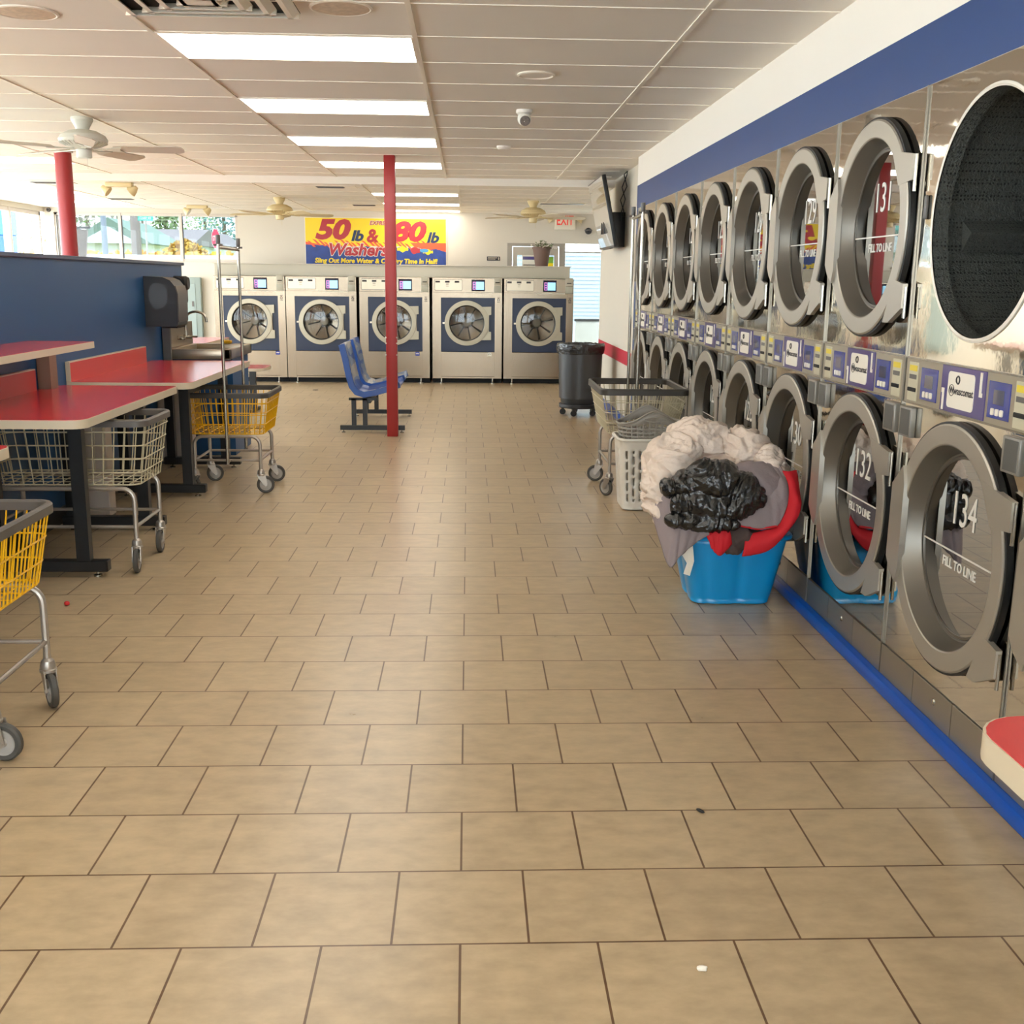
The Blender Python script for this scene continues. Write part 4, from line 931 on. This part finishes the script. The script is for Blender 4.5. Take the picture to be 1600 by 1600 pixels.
# ------------------------------------------------------------------ ceiling fans
def make_fan(label, loc, body, blade_m, R, ang, sc=1.0, nb=5):
    t = thing('ceiling_fan', label, 'ceiling fan', loc, 0, 'ceiling fans'); t.scale = (sc, sc, sc)
    b = MB(); b.lathe([(.075, 0), (.078, -.02), (.05, -.07), (.045, -.09)], n=32); cn = b.build('canopy', body, t)
    b = MB(); b.lathe([(.045, -.085), (.10, -.095), (.155, -.125), (.172, -.155), (.165, -.175), (.12, -.20), (.07, -.215), (.05, -.222), (.055, -.225), (.055, -.275), (.045, -.285), (0, -.285)], n=48)
    mo = b.build('motor', body, t)
    b = MB()
    for k in range(36):
        a = 2*PI*k/36; b.box(.1, .15, -.003, .003, -.19, -.18)
        q = b.bm.verts[:] if False else None
    b.bm.free(); b.bm = bmesh.new()
    for k in range(30):
        a = 2*PI*k/30; M_ = Matrix.Rotation(a, 4, 'Z'); q = bmesh.new(); bmesh.ops.create_cube(q, size=1)
        for v in q.verts: v.co = Vector((.145+v.co.x*.045, v.co.y*.006, -.186+v.co.z*.012-(v.co.x)*-.02))
        b.merge(q, M_)
    b.build('vent_fins', body, mo)
    b = MB().tube([(.03, -.03, -.285), (.03, -.03, -.36)], .0015, 4).build('pull_chain', body, t)
    for k in range(nb):
        a = ang+2*PI*k/nb; M_ = Matrix.Rotation(a, 4, 'Z') @ Matrix.Translation((0, 0, -.215)) @ Matrix.Rotation(math.radians(-13), 4, 'X')
        q = MB(); q.prism([(.22, -.045), (.30, -.062), (R-.05, -.07), (R-.01, -.05), (R, 0), (R-.01, .05), (R-.05, .07), (.30, .062), (.22, .045)], -.003, .003, 'z')
        bmesh.ops.transform(q.bm, matrix=M_, verts=q.bm.verts); bl = q.build('blade', blade_m, t)
        q = MB(); q.prism([(.07, -.018), (.16, -.012), (.22, -.04), (.28, -.05), (.26, 0), (.28, .05), (.22, .04), (.16, .012), (.07, .018)], -.009, -.003, 'z')
        bmesh.ops.transform(q.bm, matrix=M_, verts=q.bm.verts); q.build('blade_arm', body, bl)
    return t
make_fan('white ceiling fan hanging above the blue partition at upper left', (-2.80, 8.42, ZC), M_fanw, mat('blade_white', (196, 186, 172), .45), .72, .02)
make_fan('ivory ceiling fan near the back wall, left of the yellow banner', (-2.50, 15.05, ZB), M_ivory, mat('blade_ivory', (216, 200, 160), .45), .72, .35)
make_fan('ivory ceiling fan near the back wall, left of the exit sign', (.865, 15.05, ZB), M_ivory, mat('blade_cream', (224, 214, 192), .45), .72, .12)

# ------------------------------------------------------------------ ceiling fittings
def square_vent(label, x, y, z, hx, hy, depth=.02):
    t = thing('ceiling_vent', label, 'ceiling vent', (x, y, z), 0, 'ceiling vents')
    MB().box(-hx, hx, -hy, hy, -.003, .0).build('backing', M_dark, t)
    b = MB()
    for k in range(4):
        a = 1-k*.24
        for s in (-1, 1):
            b.prism([(s*hy*a, -.004), (s*hy*(a-.06), -.004), (s*hy*(a-.13), -depth), (s*hy*(a-.07), -depth)] if s > 0 else [(s*hy*a, -.004), (s*hy*(a-.06), -.004), (s*hy*(a-.13), -depth), (s*hy*(a-.07), -depth)], -hx*a, hx*a, 'x')
            b.prism([(s*hx*a, -.004), (s*hx*(a-.06), -.004), (s*hx*(a-.13), -depth), (s*hx*(a-.07), -depth)], -hy*a, hy*a, 'y')
    b.build('louver', M_grid, t)
    MB().box(-hx*.2, hx*.2, -hy*.2, hy*.2, -depth, -.004).build('centre_plate', M_grid, t)
    return t
square_vent('large louvred air vent at the top edge of the photo, before the nearest lit panel', -1.10, 4.82, ZC, .37, .28, .03)
for x, y, l in ((-1.60, 13.2, 'dark slotted ceiling vent just behind the beam, left of the square column'), (-1.50, 16.3, 'dark slotted ceiling vent near the yellow banner'), (-4.75, 15.65, 'dark slotted ceiling vent above the back-left window'), (-4.8, 13.1, 'slotted ceiling vent just behind the beam at far left')):
    t = thing('ceiling_vent', l, 'ceiling vent', (x, y, ZB), 0, 'ceiling vents')
    MB().box(-.30, .30, -.15, .15, -.006, 0, .002, 1).build('frame', M_grid, t)
    MB().box(-.16, .16, -.09, .09, -.009, -.005).build('opening', mat('vent_dark', (70, 62, 52), .6), t)
    b = MB()
    for k in range(5): b.box(-.15, .15, -.08+.035*k, -.075+.035*k, -.013, -.008)
    b.build('slat', M_greypl, t)
t = thing('ceiling_vent', 'long dark ceiling grille beside the ivory fan by the exit sign', 'ceiling vent', (1.32, 15.5, ZB), 0, 'ceiling vents')
MB().box(-.36, .30, -.17, .17, -.008, 0, .002, 1).build('frame', M_grid, t); MB().box(-.33, .27, -.11, .11, -.011, -.007).build('opening', M_greypl, t)
M_spk = mat('speaker_stained', (208, 188, 164), .8, var=.32, vscale=38)
for x, y, l in ((-.54, 4.98, 'round stained speaker grille in the ceiling beside the big vent'), (-1.93, 5.18, 'round stained speaker grille in the ceiling at the upper left edge')):
    t = thing('ceiling_speaker', l, 'ceiling speaker', (x, y, ZC), 0, 'round ceiling speakers')
    MB().lathe([(.135, 0), (.135, -.005), (.125, -.008), (.12, -.006)], n=40).build('ring', M_grid, t)
    b = MB(); b.lathe([(.122, -.006), (.06, -.009), (.0, -.009)], n=40); b.build('grille', M_spk, t)
t = thing('ceiling_speaker', 'flat white disc in the ceiling before the security camera', 'ceiling speaker', (.375, 6.42, ZC), 0, 'round ceiling speakers')
MB().lathe([(.105, 0), (.108, -.008), (.095, -.012), (.088, -.006), (0, -.006)], n=40).build('disc', M_grid, t); MB().lathe([(.08, -.0065), (.0, -.008)], n=32).build('cover', M_wallr, t)
t = thing('smoke_detector', 'small pale round detector on the ceiling beyond the security camera', 'smoke detector', (.30, 9.75, ZC))
MB().lathe([(.06, 0), (.06, -.015), (.045, -.028), (0, -.03)], n=28).build('case', M_wallr, t); MB().lathe([(.02, -.031), (0, -.032)], n=16).build('button', M_grid, t)
t = thing('security_camera', 'white turret security camera on the ceiling right of the aisle lights', 'security camera', (.375, 7.72, ZC))
MB().lathe([(.055, 0), (.055, -.02), (.04, -.035)], n=32).build('base', M_white, t)
b = MB(); b.sphere((0, -.005, -.058), .046, 28, 18); hd = b.build('head', M_white, t)
b = MB(); b.lathe([(.0, -.046), (.032, -.044), (.035, -.036)], (0, 0, 0), 'y', 24); bmesh.ops.transform(b.bm, matrix=Matrix.Translation((.004, -.005, -.058)) @ Matrix.Rotation(math.radians(28), 4, 'X'), verts=b.bm.verts); b.build('lens', mat('lens_grey', (120, 112, 108), .2, var=.5, vscale=90), hd)
def emergency(label, x, y, z, sc=1, wall=False):
    t = thing('emergency_light', label, 'emergency light', (x, y, z), 0, 'twin-head emergency lights'); t.scale = (sc,)*3
    MB().box(-.15, .15, -.05, .05, -.05, 0, .01).build('housing', M_ivory, t)
    for s in (-1, 1):
        b = MB(); b.lathe([(.02, -.06), (.045, -.02), (.062, .03), (.058, .036), (0, .034)], n=24)
        bmesh.ops.transform(b.bm, matrix=Matrix.Translation((s*.15, -.01, -.085)) @ Matrix.Rotation(s*math.radians(52), 4, 'Y') @ Matrix.Rotation(PI, 4, 'X'), verts=b.bm.verts); b.build('lamp_head', M_ivory, t)
emergency('ivory twin-head emergency light under the ceiling behind the round red column', -3.97, 13.05, ZB)
emergency('ivory twin-head emergency light above the right end of the back-left window', -4.02, 16.9, ZB)
ex = thing('exit_sign', 'ivory exit sign with red letters and two lamp heads above the entrance', 'exit sign', (1.53, YB, 2.41))
MB().box(-.165, .165, -.07, 0, -.11, .10, .008).build('housing', mat('exit_ivory', (232, 224, 206), .4), ex)
t_ = text('lettering', 'EXIT', .20, mat('exit_red', (205, 40, 30), .4, emit=(.75, .05, .03), es=.22), (-.005, -.072, .02), (PI/2, 0, 0), ex, xs=.66, depth=.001, bold=.0028)
for s in (-1, 1):
    b = MB(); b.lathe([(.02, -.05), (.04, -.02), (.055, .03), (0, .032)], n=20); bmesh.ops.transform(b.bm, matrix=Matrix.Translation((s*.235, -.05, .04)) @ Matrix.Rotation(s*math.radians(40), 4, 'Y') @ Matrix.Rotation(PI, 4, 'X'), verts=b.bm.verts)
    b.tube([(s*.16, -.035, .05), (s*.235, -.045, .05)], .01, 6); b.build('lamp_head', M_ivory, ex)
cm = thing('dome_camera', 'small black half-dome camera on the back wall beside the exit sign', 'dome camera', (1.90, YB, 2.30))
b = MB(); b.lathe([(.062, 0), (.062, -.015), (.055, -.02)], (0, 0, 0), 'z', 28); b.build('base', M_greypl, cm); MB().sphere((0, 0, -.02), .055, 24, 14, (1, 1, .95)).build('dome', M_blackpl, cm)
cm.location.y = YB-.07
nt_ = thing('wall_plaque', 'small dark plaque on the back wall between banner and entrance', 'plaque', (.40, YB-.001, 1.84))
MB().box(-.105, .105, -.008, 0, -.032, .032, .002, 1).build('plate', M_ink, nt_)
b = MB(); b.box(-.09, .06, -.010, -.008, .008, .016).box(-.09, .03, -.010, -.008, -.012, -.004).box(.075, .09, -.010, -.008, -.02, .02); b.build('marking', M_edge, nt_)
wc = thing('wall_sensor', 'small dark round sensor on the cream wall at the back-left corner', 'sensor', (-6.53, YB-.002, 2.50)); wc.location = (-6.52, YB-.01, 2.505)
MB().lathe([(0, -.03), (.03, -.025), (.035, 0)], (0, 0, 0), 'y', 20).build('case', M_greypl, wc); MB().lathe([(0, -.033), (.014, -.03)], (0, 0, 0), 'y', 12).build('eye', M_dark, wc)

# ------------------------------------------------------------------ banner
bn_ = thing('banner', 'yellow and blue washer banner hanging on the back wall', 'banner', (-1.46, YB-.012, 2.07))
BX0, BX1, BZ0, BZ1 = -1.105, 1.105, -.365, .365
MB().box(BX0-.01, BX1+.01, 0, .006, BZ0-.01, BZ1+.01).build('sheet', M_labelw, bn_)
M_by = mat('banner_yellow', (244, 214, 30), .4); M_bb = mat('banner_blue', (28, 62, 140), .4, var=.6, vscale=9); M_br = mat('banner_red', (178, 38, 48), .4); M_bo = mat('banner_orange', (232, 90, 50), .4); M_bn = mat('banner_navy', (28, 44, 84), .4)
MB().box(BX0, BX1, -.001, 0, -.06, BZ1).build('yellow_field', M_by, bn_)
bb = [(BX0, BZ0), (BX1, BZ0)]+[(BX1-(BX1-BX0)*k/16, (-.03, -.075, -.06, -.10, -.085, -.06, -.085, -.11, -.09, -.06, -.075, -.09, -.075, -.06, -.05, -.04, -.02)[k]) for k in range(17)]
MB().prism(bb, -.003, -.001, 'y').build('blue_field', M_bb, bn_)
o_ = MB()
for k in range(26):
    x = BX0+.02+k*.085; z = -.03+.025*math.sin(k*1.3)
    if x < BX1-.16: o_.prism([(x, z+.05), (x+.05, z+.035), (x+.14, z-.05), (x+.10, z-.05)], -.0036, -.003, 'y')
o_.prism([(BX0, .0), (BX0+.3, -.055), (BX0, -.045)], -.0034, -.002, 'y').prism([(.55, 0), (BX1, .0), (BX1, -.14), (.95, -.09), (.8, -.12), (.62, -.06)], -.0034, -.002, 'y')
o_.build('orange_splash', M_bo, bn_)
def bt(body, size, m, x, z, name, xs=1, sh=.25, bold=.004, dp=.0008, y=-.0045): return text(name, body, size, m, (x, y, z), (PI/2, 0, 0), bn_, xs=xs, shear=sh, bold=bold, depth=dp)
bt('50', .40, M_br, -.70, .175, 'lettering', xs=1.26, bold=.020); bt('80', .40, M_br, .49, .155, 'lettering', xs=1.26, bold=.020)
bt('lb', .22, M_bn, -.30, .09, 'lettering', xs=1.15, bold=.009); bt('lb', .22, M_bn, .89, .075, 'lettering', xs=1.15, bold=.009)
bt('&', .28, M_br, -.06, .09, 'lettering', xs=1.0, bold=.009, sh=.1)
bt('EXPRESS', .085, M_labelw, .06, .295, 'lettering', bold=.006, y=-.0042); bt('EXPRESS', .085, M_br, .063, .293, 'lettering', bold=.0015, y=-.0062)
bt('Washers', .255, M_labelw, -.30, -.125, 'lettering', xs=1.02, bold=.016, y=-.0042); bt('Washers', .255, M_br, -.30, -.125, 'lettering', xs=1.02, bold=.008, y=-.0062)
bt('Sling Out More Water & Cut Dry Time In Half!', .102, M_by, .0, -.29, 'lettering', xs=.98, bold=.0042, sh=.15)
f = MB()
for x, z, a, c_ in ((.42, -.10, .09, 0), (.82, -.14, .08, 0)): f.prism([(x+a*math.cos(q), z+a*.45*math.sin(q)+.012*math.sin(5*q)) for q in [i*PI/10 for i in range(20)]], -.0042, -.003, 'y')
f.build('yellow_shirt', M_by, bn_)
f = MB().prism([(.62+.08*math.cos(q), -.12+.05*math.sin(q)+.01*math.sin(4*q)) for q in [i*PI/10 for i in range(20)]], -.0042, -.003, 'y').build('red_shirt', M_br, bn_)
f = MB().prism([(.76+.07*math.cos(q), -.12+.03*math.sin(q)) for q in [i*PI/10 for i in range(20)]], -.0044, -.003, 'y').build('light_blue_shirt', mat('banner_cyan', (70, 150, 200), .4), bn_)

# ------------------------------------------------------------------ plant and papers
pl = thing('potted_plant', 'brown pot of small white-flowered plant on the bulkhead behind the washers', 'potted plant', (1.11, 16.9, 1.712))
MB().lathe([(0, 0), (.095, 0), (.135, .26), (.15, .262), (.152, .29), (.138, .292), (.13, .26), (0, .25)], n=36).build('pot', mat('pot_brown', (112, 88, 78), .6), pl)
rnd = random.Random(4); b = MB(); fl = MB(); st = MB()
for k in range(150):
    a = rnd.uniform(0, 2*PI); r = rnd.uniform(.02, .19); h = .26+rnd.uniform(.0, .13)*(1.1-r*3); c = Vector((r*math.cos(a), r*math.sin(a), h)); s_ = rnd.uniform(.012, .022)
    d = Vector((rnd.uniform(-1, 1), rnd.uniform(-1, 1), rnd.uniform(-.3, 1))).normalized(); e = d.orthogonal().normalized()
    tgt = fl if k % 3 == 0 else b
    vs_ = [tgt.bm.verts.new(c+d*s_*p+e*s_*q) for p, q in ((-1, 0), (0, .5), (1, 0), (0, -.5))]; tgt.bm.faces.new(vs_)
    if k % 4 == 0: st.tube([(c.x*.3, c.y*.3, .25), (c.x*.8, c.y*.8, h*.85), tuple(c)], .002, 4)
b.build('leaf', mat('leaf_green', (96, 110, 60), .6), pl, rc=False); fl.build('flower', M_labelw, pl, rc=False); st.build('stem', mat('stem_green', (90, 100, 60), .6), pl)
def poster(label, x0, x1, z0, z1, items):
    t = thing('door_poster', label, 'poster', ((x0+x1)/2, YB+.03, 0)); cx = (x0+x1)/2
    MB().box(x0-cx, x1-cx, -.001, .001, z0, z1).build('paper', M_labelw, t)
    for n, m, a, b_, c, d in items: MB().box(a-cx, b_-cx, -.0025, -.001, c, d).build(n, m, t)
poster('white notice with a blue heading taped inside the entrance door', .86, 1.13, 1.58, 1.90, [('heading', M_label, .87, 1.12, 1.83, 1.88), ('text_block', M_greypl, .88, 1.1, 1.74, 1.755), ('text_block', M_greypl, .88, 1.08, 1.70, 1.715), ('text_block', M_greypl, .88, 1.1, 1.66, 1.675)])
poster('green yellow and red flyer taped inside the entrance door', 1.22, 1.36, 1.60, 1.88, [('green_band', mat('flyer_green', (130, 180, 60), .5), 1.22, 1.36, 1.78, 1.88), ('yellow_band', M_by, 1.22, 1.36, 1.66, 1.78), ('red_patch', M_bo, 1.23, 1.3, 1.62, 1.70)])

# ------------------------------------------------------------------ litter on the floor
b = MB(); b.sphere((0, 0, .011), .013, 14, 10, (1, 1, .85)); tag(b.build('bottle_cap', mat('cap_red', (200, 30, 34), .35), loc=(-1.863, 4.94, 0)), 'small round red cap on the floor by the nearest yellow cart', 'cap')
b = MB(); b.sphere((0, 0, .005), .012, 10, 6, (1.3, .45, .4)); o = b.build('beetle', M_dark, loc=(.674, 2.877, 0)); o.rotation_euler = (0, 0, -.9); tag(o, 'tiny dark insect on a floor tile in the foreground', 'insect')
b = MB(); b.sphere((0, 0, .006), .014, 8, 6, (1.1, .7, .45))
for v in b.bm.verts: v.co += Vector((noise.noise(v.co*90), noise.noise(v.co*80+Vector((3, 3, 3))), 0))*.006
tag(b.build('paper_scrap', M_labelw, loc=(.524, 2.142, .0)), 'crumpled white scrap on the foreground floor near the bottom edge', 'litter')
tag(MB().lathe([(0, .003), (.035, .003), (.04, 0)], n=20).build('floor_plate', M_ink, loc=(-2.10, 15.1, 0)), 'small dark round cleanout plate set in the floor before the washers', 'floor plate')

# ------------------------------------------------------------------ outside
def at(x, y, Y):
    d = fwd+r2*((x-800)/F)-u2*((y-800)/F); t = Y/d.y; return Vector((d.x*t, Y, 1.5+d.z*t))
M_grass = mat('lawn', (150, 160, 80), .9, var=.3, vscale=3); M_pave = mat('pavement', (196, 192, 186), .85, var=.05, vscale=1)
struct(MB().box(-40, 30, YB+.15, 34, -.2, -.08), 'pavement', M_pave)
struct(MB().box(-40, XL-.15, -12, YB+.15, -.2, -.08), 'pavement', M_pave)
struct(MB().box(XL-.15, 12, -14, YF-.16, -.2, -.08), 'pavement', M_pave)
struct(MB().box(-70, 60, 34, 90, -.2, -.06), 'lawn', M_grass)
# neighbouring building with white siding opposite the entrance
nb = thing('neighbour_building', 'building with white horizontal siding seen through the entrance', 'building', (4.6, 30, -.08))
MB().box(-6, 8, 0, 5, 0, 5.5).build('wall', mat('siding_white', (206, 216, 222), .7), nb)
b = MB()
for k in range(46): b.box(-6, 8, -.02, 0, .55+.105*k, .562+.105*k)
b.build('siding', mat('siding_line', (150, 160, 170), .7), nb)
MB().box(-6.4, 8.4, -.4, 5.4, 5.5, 5.7).build('roof', M_greypl, nb)
st_ = MB().box(1.7, 3.3, 20.6, 23.2, -.08, -.05); tag(st_.build('lawn_strip', M_grass), 'strip of sunny lawn outside the entrance door', 'grass', kind='stuff')
sb = thing('sandwich_board', 'folding sidewalk sign standing outside the entrance', 'sign', (2.15, 19.2, -.08))
for s in (-1, 1):
    b = MB().box(-.28, .28, -.012, .012, 0, .95); bmesh.ops.transform(b.bm, matrix=Matrix.Translation((0, s*.2, 0)) @ Matrix.Rotation(s*math.radians(12), 4, 'X'), verts=b.bm.verts); b.build('board', M_labelw, sb)
MB().box(-.3, .3, -.03, .03, .9, .94).build('hinge_rail', M_greypl, sb)
def house(label, c0, w, d, h, roof_h, m_wall, m_roof, ridge='x'):
    t = thing('house', label, 'house', c0)
    MB().box(-w/2, w/2, 0, d, 0, h).build('wall', m_wall, t)
    r = MB()
    if ridge == 'y': r.prism([(-w/2-.5, h), (w/2+.5, h), (0, h+roof_h)], -.4, d+.4, 'y')
    else: r.prism([(-.5, h), (d+.5, h), (d/2, h+roof_h)], -w/2-.4, w/2+.4, 'x')
    r.build('roof', m_roof, t)
    if ridge == 'y': MB().prism([(-w/2, h), (w/2, h), (0, h+roof_h-.35)], -.42, -.40, 'y').build('gable', m_wall, t)
    for k in (-1, 1):
        MB().box(k*w/4-.5, k*w/4+.5, -.03, 0, h*.35, h*.75).build('window', M_greypl, t)
    return t
M_hw = mat('house_white', (228, 232, 236), .7); M_rf = mat('roof_grey', (130, 122, 124), .8); M_rg = mat('roof_greengrey', (120, 140, 130), .8)
def house_px(label, x0, x1, ye, xr_, yr, Y, d, mw, mr, ridge):
    a, b_, t_ = at(x0, ye, Y), at(x1, ye, Y), at(xr_, yr, Y)
    return house(label, ((a.x+b_.x)/2, Y, -.06), b_.x-a.x, d, (a.z+b_.z)/2, t_.z-(a.z+b_.z)/2, mw, mr, ridge)
house_px('white gabled house seen through the left and middle panes of the back window', 128, 222, 378, 170, 338, 46, 5, M_hw, M_rg, 'y')
house_px('long low house with a grey roof seen through the middle pane', 226, 292, 380, 258, 352, 54, 6, mat('house_bluewhite', (205, 220, 232), .7), M_rf, 'x')
house_px('small pale house behind the yellow bush in the right pane', 298, 338, 382, 318, 358, 64, 6, M_hw, M_rf, 'y')
def tree(label, x, y, h, r, m, conifer=False, seed=0, name='tree'):
    t = thing(name, label, 'tree', (x, y, -.06), 0, 'trees outside the back window')
    MB().lathe([(.18, 0), (.10, h*.8)], n=10).build('trunk', mat('bark', (120, 104, 92), .9), t)
    rr_ = random.Random(seed); b = MB()
    for k in range(1800):
        f_ = rr_.random(); z = h*(.18+.82*f_)
        R_ = r*(1-f_)*1.05+.1 if conifer else r*math.sqrt(max(0, 1-(2*f_-1)**2))
        a = rr_.uniform(0, 2*PI); q = math.sqrt(rr_.random())*R_; c = Vector((q*math.cos(a), q*math.sin(a), z)); s_ = rr_.uniform(.06, .17)
        d = Vector((rr_.uniform(-1, 1), rr_.uniform(-1, 1), rr_.uniform(-.8, .6))).normalized(); e = d.orthogonal().normalized()
        b.bm.faces.new([b.bm.verts.new(c+d*s_*u+e*s_*v) for u, v in ((-1, 0), (0, .6), (1, 0), (0, -.6))])
    b.build('foliage', m, t, rc=False)
M_fir = mat('fir', (112, 146, 142), .9); M_green = mat('foliage_green', (136, 156, 110), .9); M_yelb = mat('foliage_yellow', (190, 150, 60), .9); M_bare = mat('foliage_bare', (176, 164, 156), .9)
for x, Y, h, r, m, cf, l in ((352, 74, 8.6, 3.0, M_fir, True, 'blue-green fir at the right end of the back window'), (322, 90, 9.0, 3.4, M_green, True, 'dark green conifer behind the stop sign'), (262, 61, 6.2, 1.9, M_green, True, 'conifer above the grey roof in the middle pane'),
                             (290, 43, 2.9, 1.1, M_yelb, False, 'yellow autumn bush in the right pane'), (90, 60, 8, 3.6, M_bare, False, 'bare tree in the left pane'), (140, 70, 9, 3.4, M_green, False, 'green tree behind the round red column'), (225, 98, 12.5, 4.5, M_bare, False, 'bare tree above the roof in the middle pane'), (20, 48, 7.5, 3.5, M_bare, False, 'bare tree beyond the corner window')):
    p = at(x, 398, Y); tree(l, p.x, Y, h, r, m, cf, int(x))
hg = MB(); rr_ = random.Random(9)
for k in range(1500):
    x = rr_.uniform(-19.5, -8.2); c = Vector((x, 40+rr_.uniform(-.4, .4), rr_.uniform(0, 2.35))); s_ = rr_.uniform(.08, .2); d = Vector((rr_.uniform(-1, 1), rr_.uniform(-1, 1), rr_.uniform(-1, 1))).normalized(); e = d.orthogonal().normalized()
    hg.bm.faces.new([hg.bm.verts.new(c+d*s_*u+e*s_*v) for u, v in ((-1, 0), (0, .7), (1, 0), (0, -.7))])
tag(hg.build('hedge', mat('hedge_orange', (226, 176, 92), .9, var=.35, vscale=2), rc=False), 'orange and green hedge below the white houses', 'hedge', kind='stuff')
def pole(label, px, Y, r, h, m, name='utility_pole'):
    p = at(px, 398, Y); t = thing(name, label, 'pole', (p.x, Y, -.06)); MB().lathe([(r, 0), (r*.85, h)], n=14).build('shaft', m, t); return t
up = pole('brown wooden utility pole in the middle pane', 214, 38, .17, 9, mat('pole_wood', (150, 136, 134), .9)); MB().box(-1.2, 1.2, -.06, .06, 8.2, 8.35).build('crossarm', M_greypl, up)
up = pole('slim grey pole beside the gabled house', 165, 34, .09, 8, mat('pole_grey', (140, 146, 156), .7)); MB().box(-.05, .05, -.25, .05, 3.4, 3.8).build('meter', M_greypl, up)
p = at(227, 338, 32); ss = thing('street_sign', 'green street name sign on a thin post in the middle pane', 'street sign', (p.x, 32, -.06))
MB().lathe([(.03, 0), (.03, p.z-.05)], n=10).build('post', M_leg, ss)
MB().box(-.21, .21, -.015, .015, p.z-.06, p.z+.08, .004, 1).build('sign_blade', mat('sign_green', (40, 170, 150), .4), ss)
text('lettering', 'CLARK AV', .10, M_labelw, (0, -.018, p.z+.01), (PI/2, 0, 0), ss, xs=.72, depth=.001, bold=.001)
p = at(337.5, 373, 27); sg = thing('stop_sign', 'red stop sign turned sideways behind the cart poles', 'stop sign', (p.x, 27, -.06)); zc_ = p.z+.06
MB().lathe([(.025, 0), (.025, zc_+.1)], n=10).build('post', M_leg, sg)
def octo(r, sx): return [(r*sx*math.cos(PI/8+k*PI/4), zc_+r*math.sin(PI/8+k*PI/4)) for k in range(8)]
MB().prism(octo(.25, .42), -.032, -.03, 'y').build('border', M_labelw, sg)
MB().prism(octo(.235, .42), -.034, -.032, 'y').build('sign_face', mat('stop_red', (214, 50, 80), .4), sg)
text('lettering', 'STOP', .17, M_labelw, (0, -.036, zc_), (PI/2, 0, 0), sg, xs=.36, depth=.001, bold=.002)
MB().prism([(-.09, zc_-.50), (.07, zc_-.50), (.11, zc_-.30), (-.11, zc_-.30)], -.034, -.03, 'y').build('yellow_plate', M_by, sg)
def car(label, px, Y, m, L=4.4, H=1.5, W=1.8, van=False):
    p = at(px, 398, Y); t = thing('van' if van else 'car', label, 'van' if van else 'car', (p.x, Y, -.06))
    if van: pr_ = [(-L/2, .35), (L/2, .35), (L/2, 1.0), (L/2-.5, 1.25), (L/2-1.2, H), (-L/2+.15, H), (-L/2, H-.15)]
    else: pr_ = [(-L/2, .3), (L/2, .3), (L/2, .75), (L/2-.9, .92), (L/2-1.6, H), (-L/2+1.0, H), (-L/2+.3, .95), (-L/2, .9)]
    MB().prism(pr_, 0, W, 'y').build('body', m, t)
    wn = MB()
    if van: wn.prism([(L/2-1.3, 1.3), (L/2-.65, 1.3), (L/2-1.25, H-.12), (L/2-1.3, H-.12)], -.01, 0, 'y')
    else: wn.prism([(-L/2+.6, .98), (L/2-1.1, .98), (L/2-1.65, H-.1), (-L/2+1.1, H-.1)], -.01, 0, 'y')
    wn.build('window', mat('car_glass', (90, 104, 116), .1), t)
    for x in (-L/2+.8, L/2-.9): MB().lathe([(0, -.02), (.2, -.03), (.32, -.02), (.32, .2)], (x, 0, .32), 'y', 24).build('wheel', M_rub, t)
    return t, W
M_cw = mat('car_white', (232, 236, 240), .25)
vn, _ = car('white van parked right outside the back window', 262, 22, M_cw, 5.4, 1.98, 2, True)
text('lettering', '4-0-332-0283', .12, M_label, (-.6, -.012, 1.80), (PI/2, 0, 0), vn, xs=1, depth=.001)
car('white car at the far left of the back window', 141, 30, M_cw, 4.2, 1.62)
car('white car parked beyond the corner window', 10, 26, M_cw, 4.4, 1.5)
bp_ = thing('blue_post', 'bright blue post of the storefront sign outside the left window', 'post', (-7.30, 18.0, -.08))
MB().box(-.13, .13, -.13, .13, 0, 2.2, .01, 1).build('shaft', mat('post_blue', (8, 70, 150), .4), bp_); MB().box(-.14, .14, -.14, .14, 2.2, 3.2, .01, 1).build('upper_shaft', mat('post_lightblue', (30, 100, 170), .4), bp_)
p = at(88, 360, 18.6); lb_ = thing('leaning_board', 'grey brown board leaning outside the back-left window', 'board', (-6.62, 18.4, -.08))
b = MB().box(-.19, .19, -.02, .02, 0, 2.35); bmesh.ops.transform(b.bm, matrix=Matrix.Rotation(math.radians(7), 4, 'Y'), verts=b.bm.verts); b.build('panel', mat('board_tan', (176, 160, 150), .7), lb_)
MB().box(.06, .52, -.03, .03, 2.33, 2.36).build('top_rail', M_greypl, lb_)
print('done', len(bpy.data.objects))
